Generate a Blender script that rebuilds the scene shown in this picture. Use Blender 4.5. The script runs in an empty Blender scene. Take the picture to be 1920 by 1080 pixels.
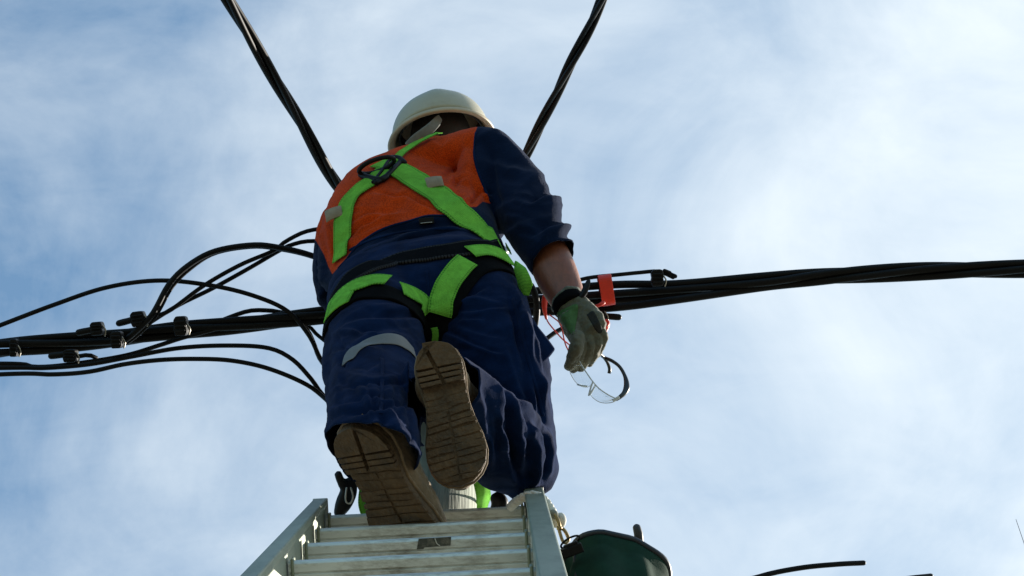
import bpy, math, random
import numpy as np
from mathutils import Vector, Matrix, noise
from mathutils.bvhtree import BVHTree

random.seed(4); np.random.seed(4)
scene = bpy.context.scene
COL = scene.collection
rad = math.radians

# ------------------------------------------------------------------ camera, sky, sun, exposure
ELEV = rad(64.0)
F_PX = 4800.0
CAM = np.array([0.0, 0.0, 1.5])
FV = np.array([0, math.cos(ELEV), math.sin(ELEV)])
UV = np.array([0, -math.sin(ELEV), math.cos(ELEV)])
RV = np.array([1.0, 0, 0])

cam_d = bpy.data.cameras.new("camera")
cam_d.sensor_width = 36.0
cam_d.lens = 36.0 * F_PX / 1920.0
cam_d.clip_start = 0.05
cam_d.clip_end = 5000
cam = bpy.data.objects.new("camera", cam_d)
cam.location = CAM.tolist()
cam.rotation_euler = (math.pi / 2 + ELEV, 0, 0)
COL.objects.link(cam)
scene.camera = cam

SUN_DIR = np.array([0.72, 0.39, 0.58]); SUN_DIR /= np.linalg.norm(SUN_DIR)
SUN_EL = math.asin(SUN_DIR[2])
SUN_AZ = math.atan2(SUN_DIR[0], SUN_DIR[1])

world = bpy.data.worlds.new("World")
scene.world = world
world.use_nodes = True
wn, wl = world.node_tree.nodes, world.node_tree.links
wn.clear()
def N(nodes, t, **kw):
    n = nodes.new(t)
    for k, v in kw.items():
        setattr(n, k, v)
    return n
w_out = N(wn, 'ShaderNodeOutputWorld')
w_bg = N(wn, 'ShaderNodeBackground'); w_bg.inputs['Strength'].default_value = 0.1
sky = N(wn, 'ShaderNodeTexSky', sky_type='NISHITA', sun_disc=False, sun_elevation=SUN_EL, sun_rotation=SUN_AZ)
sky.air_density = 1.0; sky.dust_density = 0.6; sky.ozone_density = 1.0
tc = N(wn, 'ShaderNodeTexCoord')
# thin high cloud: soft noise over the sky direction, thicker towards the sun's side
dotn = N(wn, 'ShaderNodeVectorMath', operation='DOT_PRODUCT'); dotn.inputs[1].default_value = SUN_DIR.tolist()
wl.new(tc.outputs['Generated'], dotn.inputs[0])
def wnoise(scale, detail, rough, dist, off, stretch=(1, 1, 1), rot=(0, 0, 0)):
    mp = N(wn, 'ShaderNodeMapping'); mp.inputs['Location'].default_value = off
    mp.inputs['Scale'].default_value = stretch; mp.inputs['Rotation'].default_value = rot
    wl.new(tc.outputs['Generated'], mp.inputs[0])
    nz = N(wn, 'ShaderNodeTexNoise'); nz.inputs['Scale'].default_value = scale
    nz.inputs['Detail'].default_value = detail; nz.inputs['Roughness'].default_value = rough
    nz.inputs['Distortion'].default_value = dist
    wl.new(mp.outputs[0], nz.inputs['Vector'])
    return nz.outputs['Fac']
def wmath(op, a, b=None, c=None, clamp=False):
    m = N(wn, 'ShaderNodeMath', operation=op); m.use_clamp = clamp
    for i, v in enumerate((a, b, c)):
        if v is None: continue
        if isinstance(v, (int, float)): m.inputs[i].default_value = v
        else: wl.new(v, m.inputs[i])
    return m.outputs[0]
n1 = wnoise(7.0, 8.0, 0.58, 0.5, (0.3, 1.7, 0.2))
n2 = wnoise(15.0, 8.0, 0.58, 0.6, (2.3, 0.7, 4.2), (1.0, 2.4, 1.3), (0.2, 0.1, 0.6))
sunside = wmath('MULTIPLY_ADD', dotn.outputs['Value'], 2.5, -1.27)      # grows towards the sun
cl = wmath('ADD', wmath('MULTIPLY_ADD', n1, 1.35, -0.675), wmath('MULTIPLY_ADD', n2, 0.30, -0.15))
cover = wmath('ADD', cl, sunside, clamp=True)
cover = wmath('MULTIPLY_ADD', cover, 0.88, 0.08, clamp=True)
mix = N(wn, 'ShaderNodeMix', data_type='RGBA')
wl.new(cover, mix.inputs['Factor'])
skyb = N(wn, 'ShaderNodeMix', data_type='RGBA', blend_type='MULTIPLY'); skyb.inputs['Factor'].default_value = 1.0
skyb.inputs['B'].default_value = (0.60, 0.96, 1.02, 1)
wl.new(sky.outputs[0], skyb.inputs['A'])
wl.new(skyb.outputs['Result'], mix.inputs['A'])
mix.inputs['B'].default_value = (5.2, 5.65, 5.9, 1)
wl.new(mix.outputs['Result'], w_bg.inputs['Color'])
wl.new(w_bg.outputs[0], w_out.inputs[0])

sun_d = bpy.data.lights.new("sun", 'SUN')
sun_d.energy = 5.0
sun_d.angle = rad(0.5)
sun_d.color = (1.0, 0.93, 0.82)
sun = bpy.data.objects.new("sun", sun_d)
sun.rotation_euler = Vector((-SUN_DIR).tolist()).to_track_quat('-Z', 'Y').to_euler()
COL.objects.link(sun)

vs = scene.view_settings
vs.view_transform = 'Standard'; vs.look = 'None'; vs.exposure = 0.95; vs.gamma = 1.0
vs.use_curve_mapping = False

# ------------------------------------------------------------------ helpers
def P(px, py, d):
    """point seen at photo position (1920x1080) at d metres along the view axis"""
    return CAM + RV * ((px - 960) / F_PX * d) + UV * ((540 - py) / F_PX * d) + FV * d
def D(r, u, f):
    return RV * r + UV * u + FV * f
def to_px(co):
    q = co - CAM
    d = q @ FV
    return 960 + (q @ RV) / d * F_PX, 540 - (q @ UV) / d * F_PX, d
def nrm(v):
    v = np.asarray(v, float); l = np.linalg.norm(v)
    return v / l if l > 1e-12 else v

def tag(o, label=None, cat=None, group=None, kind=None):
    if label: o['label'] = label
    if cat: o['category'] = cat
    if group: o['group'] = group
    if kind: o['kind'] = kind
    return o

def worldloc(o):
    l = np.zeros(3)
    while o is not None:
        l += np.array(o.location); o = o.parent
    return l

def add(name, verts, faces, mat=None, parent=None, smooth=True, origin=None):
    verts = np.asarray(verts, float)
    if parent is not None and origin is None: origin = worldloc(parent)
    elif origin is None: origin = verts.mean(axis=0)
    me = bpy.data.meshes.new(name)
    me.from_pydata((verts - origin).tolist(), [], [list(map(int, f)) for f in faces])
    me.update()
    if smooth: me.polygons.foreach_set('use_smooth', np.ones(len(me.polygons), bool))
    o = bpy.data.objects.new(name, me)
    o.location = origin.tolist() if parent is None else (np.asarray(origin) - worldloc(parent)).tolist()
    COL.objects.link(o)
    if parent is not None: o.parent = parent
    if mat is not None:
        for m in (mat if isinstance(mat, (list, tuple)) else [mat]): me.materials.append(m)
    return o

def empty(name, loc):
    o = bpy.data.objects.new(name, None)
    o.location = np.asarray(loc).tolist(); o.empty_display_size = 0.05
    COL.objects.link(o)
    return o

def bevel(o, w=0.002, seg=2, angle=30):
    m = o.modifiers.new('bevel', 'BEVEL'); m.width = w; m.segments = seg
    m.limit_method = 'ANGLE'; m.angle_limit = rad(angle)
    return o

class MB:
    def __init__(s): s.v = []; s.f = []; s.n = 0
    def addm(s, v, f):
        v = np.asarray(v, float)
        s.v.append(v); s.f += [[i + s.n for i in q] for q in f]; s.n += len(v)
        return s
    def verts(s): return np.concatenate(s.v)
    def build(s, name, mat, parent=None, smooth=True, origin=None):
        return add(name, s.verts(), s.f, mat, parent, smooth, origin)

def catmull(pts, step=None, n=None):
    pts = np.asarray(pts, float)
    if len(pts) == 2:
        seg = [pts[0] + (pts[1] - pts[0]) * t for t in np.linspace(0, 1, 30)]
        out = np.array(seg)
    else:
        p = np.vstack([2 * pts[0] - pts[1], pts, 2 * pts[-1] - pts[-2]])
        out = []
        for i in range(1, len(p) - 2):
            p0, p1, p2, p3 = p[i - 1], p[i], p[i + 1], p[i + 2]
            for t in np.linspace(0, 1, 24, endpoint=False):
                out.append(0.5 * ((2 * p1) + (-p0 + p2) * t + (2 * p0 - 5 * p1 + 4 * p2 - p3) * t * t + (-p0 + 3 * p1 - 3 * p2 + p3) * t ** 3))
        out.append(pts[-1]); out = np.array(out)
    L = np.concatenate([[0], np.cumsum(np.linalg.norm(np.diff(out[:, :3], axis=0), axis=1))])
    if n is None: n = max(3, int(L[-1] / step) + 1)
    s = np.linspace(0, L[-1], n)
    return np.stack([np.interp(s, L, out[:, k]) for k in range(out.shape[1])], axis=1)

def frames(path, ref=None):
    t = np.gradient(path, axis=0)
    t /= np.linalg.norm(t, axis=1)[:, None] + 1e-12
    ref = np.array([0.3, 0.2, 0.93]) if ref is None else np.asarray(ref, float)
    a = ref - t[0] * (ref @ t[0])
    if np.linalg.norm(a) < 1e-3: a = np.cross(t[0], [1, 0.3, 0])
    a = nrm(a); A = [a]
    for i in range(1, len(path)):
        a = a - t[i] * (a @ t[i]); a = nrm(a); A.append(a)
    A = np.array(A); B = np.cross(t, A)
    return t, A, B

def tube_geo(path, r, nseg=10, caps='round'):
    path = np.asarray(path, float); n = len(path)
    r = np.full(n, r) if np.isscalar(r) else np.asarray(r, float)
    t, A, B = frames(path)
    if caps == 'round':
        r0, r1 = r[0], r[-1]
        ths = (20, 45, 70)
        pre = [path[0] - t[0] * r0 * math.cos(rad(q)) for q in ths]; prer = [r0 * math.sin(rad(q)) for q in ths]
        post = [path[-1] + t[-1] * r1 * math.cos(rad(q)) for q in ths[::-1]]; postr = [r1 * math.sin(rad(q)) for q in ths[::-1]]
        path = np.vstack([pre, path, post]); r = np.concatenate([prer, r, postr])
        A = np.vstack([[A[0]] * 3, A, [A[-1]] * 3]); B = np.vstack([[B[0]] * 3, B, [B[-1]] * 3])
        n = len(path)
    ang = np.linspace(0, 2 * math.pi, nseg, endpoint=False)
    V = (path[:, None, :] + r[:, None, None] * (np.cos(ang)[None, :, None] * A[:, None, :] + np.sin(ang)[None, :, None] * B[:, None, :])).reshape(-1, 3)
    Fc = []
    for i in range(n - 1):
        for j in range(nseg):
            k = (j + 1) % nseg
            Fc.append([i * nseg + j, i * nseg + k, (i + 1) * nseg + k, (i + 1) * nseg + j])
    if caps:
        Fc.append(list(range(nseg))[::-1]); Fc.append([(n - 1) * nseg + j for j in range(nseg)])
    return V, Fc

def box_geo(c, ax, ay, az, hx, hy, hz):
    c = np.asarray(c, float); V = []
    for sx in (-1, 1):
        for sy in (-1, 1):
            for sz in (-1, 1):
                V.append(c + ax * hx * sx + ay * hy * sy + az * hz * sz)
    Fc = [[0, 1, 3, 2], [4, 6, 7, 5], [0, 4, 5, 1], [2, 3, 7, 6], [0, 2, 6, 4], [1, 5, 7, 3]]
    if np.dot(np.cross(ax, ay), az) < 0: Fc = [f[::-1] for f in Fc]
    return V, Fc

def cyl_geo(a, b, r, nseg=14):
    return tube_geo(np.array([a, b]), r, nseg, caps='flat')

def prism_geo(poly, o, ex, ey, ez, z0, z1):
    """polygon (list of x,y) extruded from z0 to z1 in a frame"""
    n = len(poly)
    V = [o + ex * x + ey * y + ez * z0 for x, y in poly] + [o + ex * x + ey * y + ez * z1 for x, y in poly]
    Fc = [list(range(n))[::-1], [n + i for i in range(n)]]
    for i in range(n):
        k = (i + 1) % n
        Fc.append([i, k, n + k, n + i])
    area = sum(poly[i][0] * poly[(i + 1) % n][1] - poly[(i + 1) % n][0] * poly[i][1] for i in range(n))
    hand = np.dot(np.cross(ex, ey), ez)
    if area * hand * (z1 - z0) < 0: Fc = [f[::-1] for f in Fc]
    return V, Fc

# ------- lofted limbs: rings given in photo pixels (half width) and metres (half depth)
def limb_geo(rings, nseg=28, power=2.2, capk=0.5):
    """rings: (px, py, d, half-width px, half-depth m); closed with rounded caps"""
    C = np.array([P(q[0], q[1], q[2]) for q in rings])
    hw = np.array([q[3] / F_PX * q[2] for q in rings]); hd = np.array([q[4] for q in rings])
    data = catmull(np.column_stack([C, hw, hd]), n=6 * len(rings))
    path, hw, hd = data[:, :3], data[:, 3], data[:, 4]
    return ring_loft(path, hw, hd, nseg, power, capk)

def ring_loft(path, hw, hd, nseg=28, power=2.2, capk=0.5, side_ref=None):
    t = np.gradient(path, axis=0); t /= np.linalg.norm(t, axis=1)[:, None]
    rings = []
    ang = np.linspace(0, 2 * math.pi, nseg, endpoint=False)
    ca, sa = np.cos(ang), np.sin(ang)
    ca = np.sign(ca) * np.abs(ca) ** (2 / power); sa = np.sign(sa) * np.abs(sa) ** (2 / power)
    prev = None
    S = []
    for i in range(len(path)):
        ref = FV if side_ref is None else side_ref
        s = np.cross(t[i], ref); s = nrm(s)
        if prev is not None and s @ prev < 0: s = -s
        prev = s; S.append(s)
    cols = []
    n = len(path)
    ks = [(0, -1, 0.55), (0, -0.6, 0.85)] 
    def ring(i, sc, off):
        s = S[i]; th = np.cross(t[i], s)
        c = path[i] + t[i] * off
        return c + (ca[:, None] * s * hw[i] + sa[:, None] * th * hd[i]) * sc
    m0 = min(hw[0], hd[0]) * capk; m1 = min(hw[-1], hd[-1]) * capk
    cols.append(ring(0, 0.45, -m0)); cols.append(ring(0, 0.8, -m0 * 0.65))
    for i in range(n): cols.append(ring(i, 1, 0))
    cols.append(ring(n - 1, 0.8, m1 * 0.65)); cols.append(ring(n - 1, 0.45, m1))
    V = np.concatenate(cols); n = len(cols); Fc = []
    for i in range(n - 1):
        for j in range(nseg):
            k = (j + 1) % nseg
            Fc.append([i * nseg + j, i * nseg + k, (i + 1) * nseg + k, (i + 1) * nseg + j])
    Fc.append(list(range(nseg))[::-1]); Fc.append([(n - 1) * nseg + j for j in range(nseg)])
    return V, Fc

def ellipsoid_geo(c, ax, ay, az, rx, ry, rz, nu=20, nv=12):
    V = []; Fc = []
    for i in range(nv + 1):
        th = math.pi * (i / nv); 
        rr = max(math.sin(th), 0.02)
        for j in range(nu):
            a = 2 * math.pi * j / nu
            V.append(c + ax * rx * rr * math.cos(a) + ay * ry * rr * math.sin(a) + az * rz * math.cos(th))
    for i in range(nv):
        for j in range(nu):
            k = (j + 1) % nu
            Fc.append([i * nu + j, (i + 1) * nu + j, (i + 1) * nu + k, i * nu + k])
    Fc.append(list(range(nu))); Fc.append([nv * nu + j for j in range(nu)][::-1])
    return V, Fc

def remesh(mb, voxel, smooth_it=6, lam=0.5):
    """union of overlapping closed shapes as one smooth surface"""
    me = bpy.data.meshes.new('tmp'); me.from_pydata(mb.verts().tolist(), [], mb.f); me.update()
    import bmesh
    bm = bmesh.new(); bm.from_mesh(me); bmesh.ops.recalc_face_normals(bm, faces=bm.faces); bm.to_mesh(me); bm.free()
    o = bpy.data.objects.new('tmp', me); COL.objects.link(o)
    m = o.modifiers.new('r', 'REMESH'); m.mode = 'VOXEL'; m.voxel_size = voxel; m.adaptivity = 0
    dg = bpy.context.evaluated_depsgraph_get(); dg.update()
    ev = o.evaluated_get(dg); em = ev.to_mesh()
    V = np.empty(len(em.vertices) * 3); em.vertices.foreach_get('co', V); V = V.reshape(-1, 3)
    Fc = [list(p.vertices) for p in em.polygons]
    ev.to_mesh_clear()
    bpy.data.objects.remove(o); bpy.data.meshes.remove(me)
    V = smooth(V, Fc, smooth_it, lam)
    return V, Fc

def edges_of(Fc):
    E = set()
    for f in Fc:
        for i in range(len(f)):
            a, b = f[i], f[(i + 1) % len(f)]
            E.add((a, b) if a < b else (b, a))
    return np.array(list(E))

def smooth(V, Fc, it, lam=0.5, E=None):
    if it == 0: return V
    if E is None: E = edges_of(Fc)
    n = len(V)
    cnt = np.bincount(E.ravel(), minlength=n).astype(float)
    for _ in range(it):
        acc = np.zeros_like(V)
        for k in range(3):
            acc[:, k] = np.bincount(E[:, 0], V[E[:, 1], k], n) + np.bincount(E[:, 1], V[E[:, 0], k], n)
        V = V + lam * (acc / np.maximum(cnt, 1)[:, None] - V)
    return V

def vnormals(V, Fc):
    Q = np.array([f if len(f) == 4 else (f + [f[-1]])[:4] for f in Fc])
    a = V[Q[:, 2]] - V[Q[:, 0]]; b = V[Q[:, 3]] - V[Q[:, 1]]
    fn = np.cross(a, b)
    out = np.zeros_like(V)
    for c in range(4):
        for k in range(3):
            out[:, k] += np.bincount(Q[:, c], fn[:, k], len(V))
    return out / (np.linalg.norm(out, axis=1)[:, None] + 1e-12)

def seg_dist(px, py, line):
    """signed distance (pixels) to a polyline and position along it 0..1"""
    best = np.full(len(px), 1e9); sg = np.zeros(len(px)); par = np.zeros(len(px))
    L = [math.hypot(line[i + 1][0] - line[i][0], line[i + 1][1] - line[i][1]) for i in range(len(line) - 1)]
    T = sum(L); acc = 0
    for i in range(len(line) - 1):
        ax, ay = line[i]; bx, by = line[i + 1]
        dx, dy = bx - ax, by - ay; l2 = dx * dx + dy * dy
        t = np.clip(((px - ax) * dx + (py - ay) * dy) / l2, 0, 1)
        qx, qy = px - ax - t * dx, py - ay - t * dy
        d = np.hypot(qx, qy); m = d < best
        best = np.where(m, d, best); sg = np.where(m, np.sign(dx * qy - dy * qx), sg); par = np.where(m, (acc + t * L[i]) / T, par)
        acc += L[i]
    return best * sg, par

def poly_sd(px, py, poly):
    """signed distance to a polygon, positive inside"""
    d, _ = seg_dist(px, py, poly + [poly[0]])
    inside = np.zeros(len(px), bool)
    n = len(poly); j = n - 1
    for i in range(n):
        xi, yi = poly[i]; xj, yj = poly[j]
        c = ((yi > py) != (yj > py)) & (px < (xj - xi) * (py - yi) / (yj - yi + 1e-12) + xi)
        inside ^= c; j = i
    return np.where(inside, np.abs(d), -np.abs(d))

def family(rnd, a0, a1, b0, b1, n, w, amp, bow=8):
    """n crease lines running from somewhere on a0-a1 to somewhere on b0-b1 (photo pixels)"""
    out = []
    for i in range(n):
        u = (i + rnd.uniform(0.1, 0.9)) / n; v = min(1, max(0, u + rnd.uniform(-0.16, 0.16)))
        p = np.array(a0) * (1 - u) + np.array(a1) * u; q = np.array(b0) * (1 - v) + np.array(b1) * v
        t0 = rnd.uniform(0, 0.35); t1 = rnd.uniform(0.6, 1.0)
        s, e = p + (q - p) * t0, p + (q - p) * t1; d = e - s; nn = np.array([-d[1], d[0]]) / (np.linalg.norm(d) + 1e-6)
        bw = rnd.uniform(-bow, bow)
        line = [tuple(s + d * t + nn * (bw * 4 * t * (1 - t) + rnd.uniform(-2, 2))) for t in (0, .25, .5, .75, 1)]
        if rnd.random() < 0.5: line = line[::-1]
        out.append((line, w * rnd.uniform(0.7, 1.4), amp * rnd.uniform(0.5, 1.25) * (1 if rnd.random() < 0.8 else -0.8)))
    return out

def folds(V, Fc, lst, noise_amp=0.0, aniso=(9, 9, 9), seed=0.0, wmask=None, noise_pow=1.0):
    """push cloth in and out along hand placed crease lines and along stretched noise"""
    Nn = vnormals(V, Fc)
    px, py, d = to_px(V)
    vis = np.clip((-(Nn @ FV)) * 2 + 0.9, 0, 1)
    off = np.zeros(len(V))
    for line, w, amp in lst:
        sd, par = seg_dist(px, py, line)
        wd = np.where(sd < 0, 0.5 * w, 1.5 * w)
        prof = np.exp(-(np.abs(sd) / wd) ** 1.4) - 0.6 * np.exp(-((sd + 1.25 * w) / (0.75 * w)) ** 2)
        tap = np.clip(np.minimum(par, 1 - par) * 5 + 0.15, 0, 1)
        off += amp * prof * tap * vis
    if noise_amp:
        q = V - CAM
        R, U, F_ = q @ RV, q @ UV, q @ FV
        nz = np.empty(len(V))
        for i in range(len(V)):
            p = Vector((R[i] * aniso[0] + seed, U[i] * aniso[1] + seed * 2, F_[i] * aniso[2]))
            wv = noise.noise(p * 0.6) * 0.9
            a = noise.noise(p + Vector((wv, wv * 1.3, -wv)))
            b = noise.noise(p * 2.1 + Vector((wv * 2, 5.2, wv)))
            nz[i] = (1 - abs(a) * 2.6) * 0.7 + (1 - abs(b) * 2.4) * 0.3
        na = noise_amp if wmask is None else noise_amp * wmask
        off += nz * na
    return V + Nn * off[:, None]

# ------------------------------------------------------------------ materials
def mat(name, color, rough=0.6, metal=0.0, var=0.0, vscale=40.0, bump=0.0, bscale=300.0, sheen=0.0, sheen_tint=None,
        spec=0.5, coat=0.0, dark=None, dscale=8.0, damt=0.0, stretch=(1, 1, 1), trans=0.0, bdist=0.001):
    m = bpy.data.materials.new(name); m.use_nodes = True
    nt = m.node_tree; nd, lk = nt.nodes, nt.links
    b = nd['Principled BSDF']
    b.inputs['Base Color'].default_value = (*color, 1); b.inputs['Roughness'].default_value = rough
    b.inputs['Metallic'].default_value = metal; b.inputs['Specular IOR Level'].default_value = spec
    b.inputs['Coat Weight'].default_value = coat
    if sheen:
        b.inputs['Sheen Weight'].default_value = sheen; b.inputs['Sheen Roughness'].default_value = 0.45
        b.inputs['Sheen Tint'].default_value = (*(sheen_tint or (1, 1, 1)), 1)
    tcn = N(nd, 'ShaderNodeTexCoord')
    mp = N(nd, 'ShaderNodeMapping'); mp.inputs['Scale'].default_value = stretch
    lk.new(tcn.outputs['Object'], mp.inputs[0])
    last = None
    if var:
        nz = N(nd, 'ShaderNodeTexNoise'); nz.inputs['Scale'].default_value = vscale; nz.inputs['Detail'].default_value = 6
        nz.inputs['Roughness'].default_value = 0.65
        lk.new(mp.outputs[0], nz.inputs['Vector'])
        mr = N(nd, 'ShaderNodeMapRange'); mr.inputs['From Min'].default_value = 0.25; mr.inputs['From Max'].default_value = 0.75
        mr.inputs['To Min'].default_value = 1 - var; mr.inputs['To Max'].default_value = 1 + var
        lk.new(nz.outputs['Fac'], mr.inputs['Value'])
        mx = N(nd, 'ShaderNodeMix', data_type='RGBA', blend_type='MULTIPLY'); mx.inputs['Factor'].default_value = 1
        mx.inputs['A'].default_value = (*color, 1)
        lk.new(mr.outputs[0], mx.inputs['B']); last = mx.outputs['Result']
    if dark is not None:
        nz2 = N(nd, 'ShaderNodeTexNoise'); nz2.inputs['Scale'].default_value = dscale; nz2.inputs['Detail'].default_value = 8
        nz2.inputs['Roughness'].default_value = 0.7
        lk.new(mp.outputs[0], nz2.inputs['Vector'])
        mr2 = N(nd, 'ShaderNodeMapRange'); mr2.inputs['From Min'].default_value = 0.48; mr2.inputs['From Max'].default_value = 0.7
        mr2.inputs['To Max'].default_value = damt
        lk.new(nz2.outputs['Fac'], mr2.inputs['Value'])
        mx2 = N(nd, 'ShaderNodeMix', data_type='RGBA')
        lk.new(mr2.outputs[0], mx2.inputs['Factor'])
        if last is None: mx2.inputs['A'].default_value = (*color, 1)
        else: lk.new(last, mx2.inputs['A'])
        mx2.inputs['B'].default_value = (*dark, 1); last = mx2.outputs['Result']
    if last is not None: lk.new(last, b.inputs['Base Color'])
    if bump:
        nb = N(nd, 'ShaderNodeTexNoise'); nb.inputs['Scale'].default_value = bscale; nb.inputs['Detail'].default_value = 4
        lk.new(mp.outputs[0], nb.inputs['Vector'])
        bp = N(nd, 'ShaderNodeBump'); bp.inputs['Strength'].default_value = bump; bp.inputs['Distance'].default_value = bdist
        lk.new(nb.outputs['Fac'], bp.inputs['Height']); lk.new(bp.outputs[0], b.inputs['Normal'])
    if trans:
        # some daylight shines through the thin material
        out = nd['Material Output']
        tr = N(nd, 'ShaderNodeBsdfTranslucent')
        if last is not None: lk.new(last, tr.inputs['Color'])
        else: tr.inputs['Color'].default_value = (*color, 1)
        ms = N(nd, 'ShaderNodeMixShader'); ms.inputs[0].default_value = trans
        lk.new(b.outputs[0], ms.inputs[1]); lk.new(tr.outputs[0], ms.inputs[2]); lk.new(ms.outputs[0], out.inputs['Surface'])
    return m

NAVY = (0.010, 0.024, 0.070)
M = {}
M['navy'] = mat('navy_cotton', (0.0030, 0.0115, 0.042), 0.9, var=0.5, vscale=16, bump=0.9, bscale=420, sheen=0.06, sheen_tint=(0.8, 0.8, 1.0), spec=0.015)
M['black_web'] = mat('black_webbing', (0.0045, 0.0045, 0.005), 0.8, var=0.3, vscale=80, bump=0.5, bscale=500, spec=0.02)
M['cable'] = mat('black_cable_sheath', (0.0055, 0.0055, 0.006), 0.5, var=0.4, vscale=25, bump=0.0, spec=0.14)
M['connector'] = mat('black_moulded_plastic', (0.007, 0.007, 0.0075), 0.5, var=0.3, vscale=60, spec=0.16)
M['steel'] = mat('galvanised_bolt', (0.45, 0.42, 0.36), 0.4, metal=0.9, var=0.2, vscale=90)
M['alu'] = mat('worn_aluminium', (0.64, 0.68, 0.66), 0.45, metal=0.2, var=0.14, vscale=30, dark=(0.14, 0.12, 0.085), dscale=34, damt=0.9, bump=0.2, bscale=200, stretch=(0.35, 1, 1))
M['alu_rail'] = mat('worn_aluminium_rail', (0.26, 0.29, 0.22), 0.45, metal=0.3, var=0.16, vscale=25, dark=(0.10, 0.13, 0.08), dscale=14, damt=0.8, bump=0.25, bscale=150, stretch=(1, 0.35, 0.35))
M['pole'] = mat('weathered_pole_wood', (0.34, 0.36, 0.30), 0.85, var=0.35, vscale=30, dark=(0.12, 0.13, 0.10), dscale=20, damt=0.85, bump=0.9, bscale=60, stretch=(3, 3, 0.12), bdist=0.004)
M['sole'] = mat('tan_rubber_sole', (0.110, 0.064, 0.028), 0.8, var=0.4, vscale=38, dark=(0.035, 0.026, 0.016), dscale=11, damt=0.95, bump=1.0, bscale=130, bdist=0.004)
M['boot'] = mat('tan_suede', (0.21, 0.135, 0.07), 0.85, var=0.35, vscale=40, dark=(0.10, 0.065, 0.035), dscale=16, damt=0.7, bump=0.7, bscale=220, sheen=0.2, bdist=0.002)
M['helmet'] = mat('aged_white_plastic', (0.43, 0.395, 0.285), 0.42, var=0.1, vscale=14, dark=(0.30, 0.26, 0.17), dscale=13, damt=0.7, bump=0.05, bscale=90, coat=0.15)
M['helmet_rim'] = mat('yellowed_plastic', (0.46, 0.37, 0.24), 0.5, var=0.1, vscale=20)
M['liner'] = mat('dark_liner', (0.015, 0.015, 0.016), 0.8)
M['strap_grey'] = mat('grey_helmet_strap', (0.19, 0.195, 0.175), 0.8, var=0.2, vscale=60)
M['skin'] = mat('skin', (0.21, 0.064, 0.028), 0.5, var=0.28, vscale=70, dark=(0.13, 0.045, 0.025), dscale=30, damt=0.7, bump=0.6, bscale=240, stretch=(1, 1, 0.5))
M['skin'].node_tree.nodes['Principled BSDF'].inputs['Subsurface Weight'].default_value = 0.1
M['skin'].node_tree.nodes['Principled BSDF'].inputs['Subsurface Radius'].default_value = (0.01, 0.004, 0.002)
M['hair'] = mat('dark_hair', (0.03, 0.022, 0.017), 0.7, bump=0.8, bscale=200)
M['glove'] = mat('grey_green_leather', (0.105, 0.098, 0.062), 0.8, var=0.35, vscale=50, dark=(0.075, 0.07, 0.045), dscale=25, damt=0.7, bump=0.5, bscale=230, sheen=0.15, trans=0.06)
M['glove_green'] = mat('green_glove_patch', (0.055, 0.125, 0.035), 0.9, var=0.2, vscale=60, bump=0.4, bscale=300)
M['tan_keeper'] = mat('tan_strap_keeper', (0.27, 0.22, 0.15), 0.8, var=0.2, vscale=60, bump=0.3, bscale=300)
M['reflective'] = mat('grey_reflective_tape', (0.15, 0.148, 0.145), 0.65, var=0.1, vscale=90, bump=0.3, bscale=800)
M['red'] = mat('red_plastic', (0.78, 0.038, 0.012), 0.5, var=0.15, vscale=90, bump=0.3, bscale=120, dark=(0.42, 0.03, 0.015), dscale=40, damt=0.6)
M['canvas'] = mat('dark_green_canvas', (0.008, 0.032, 0.020), 0.9, var=0.35, vscale=20, bump=0.5, bscale=500, spec=0.15)
M['rope'] = mat('white_rope', (0.60, 0.58, 0.52), 0.85, var=0.2, vscale=120, bump=0.8, bscale=250)
M['brass'] = mat('tarnished_brass', (0.35, 0.26, 0.14), 0.4, metal=0.9, var=0.3, vscale=80)
M['glass_frame'] = mat('black_glasses_plastic', (0.012, 0.012, 0.011), 0.35)
M['rubber_handle'] = mat('dark_tool_handle', (0.025, 0.025, 0.028), 0.5)
M['sticker'] = mat('dark_worn_sticker', (0.055, 0.060, 0.050), 0.6, var=0.5, vscale=160, dark=(0.30, 0.28, 0.22), dscale=90, damt=0.5)
M['scratch'] = mat('scratched_edge', (0.6, 0.58, 0.5), 0.6)

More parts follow.
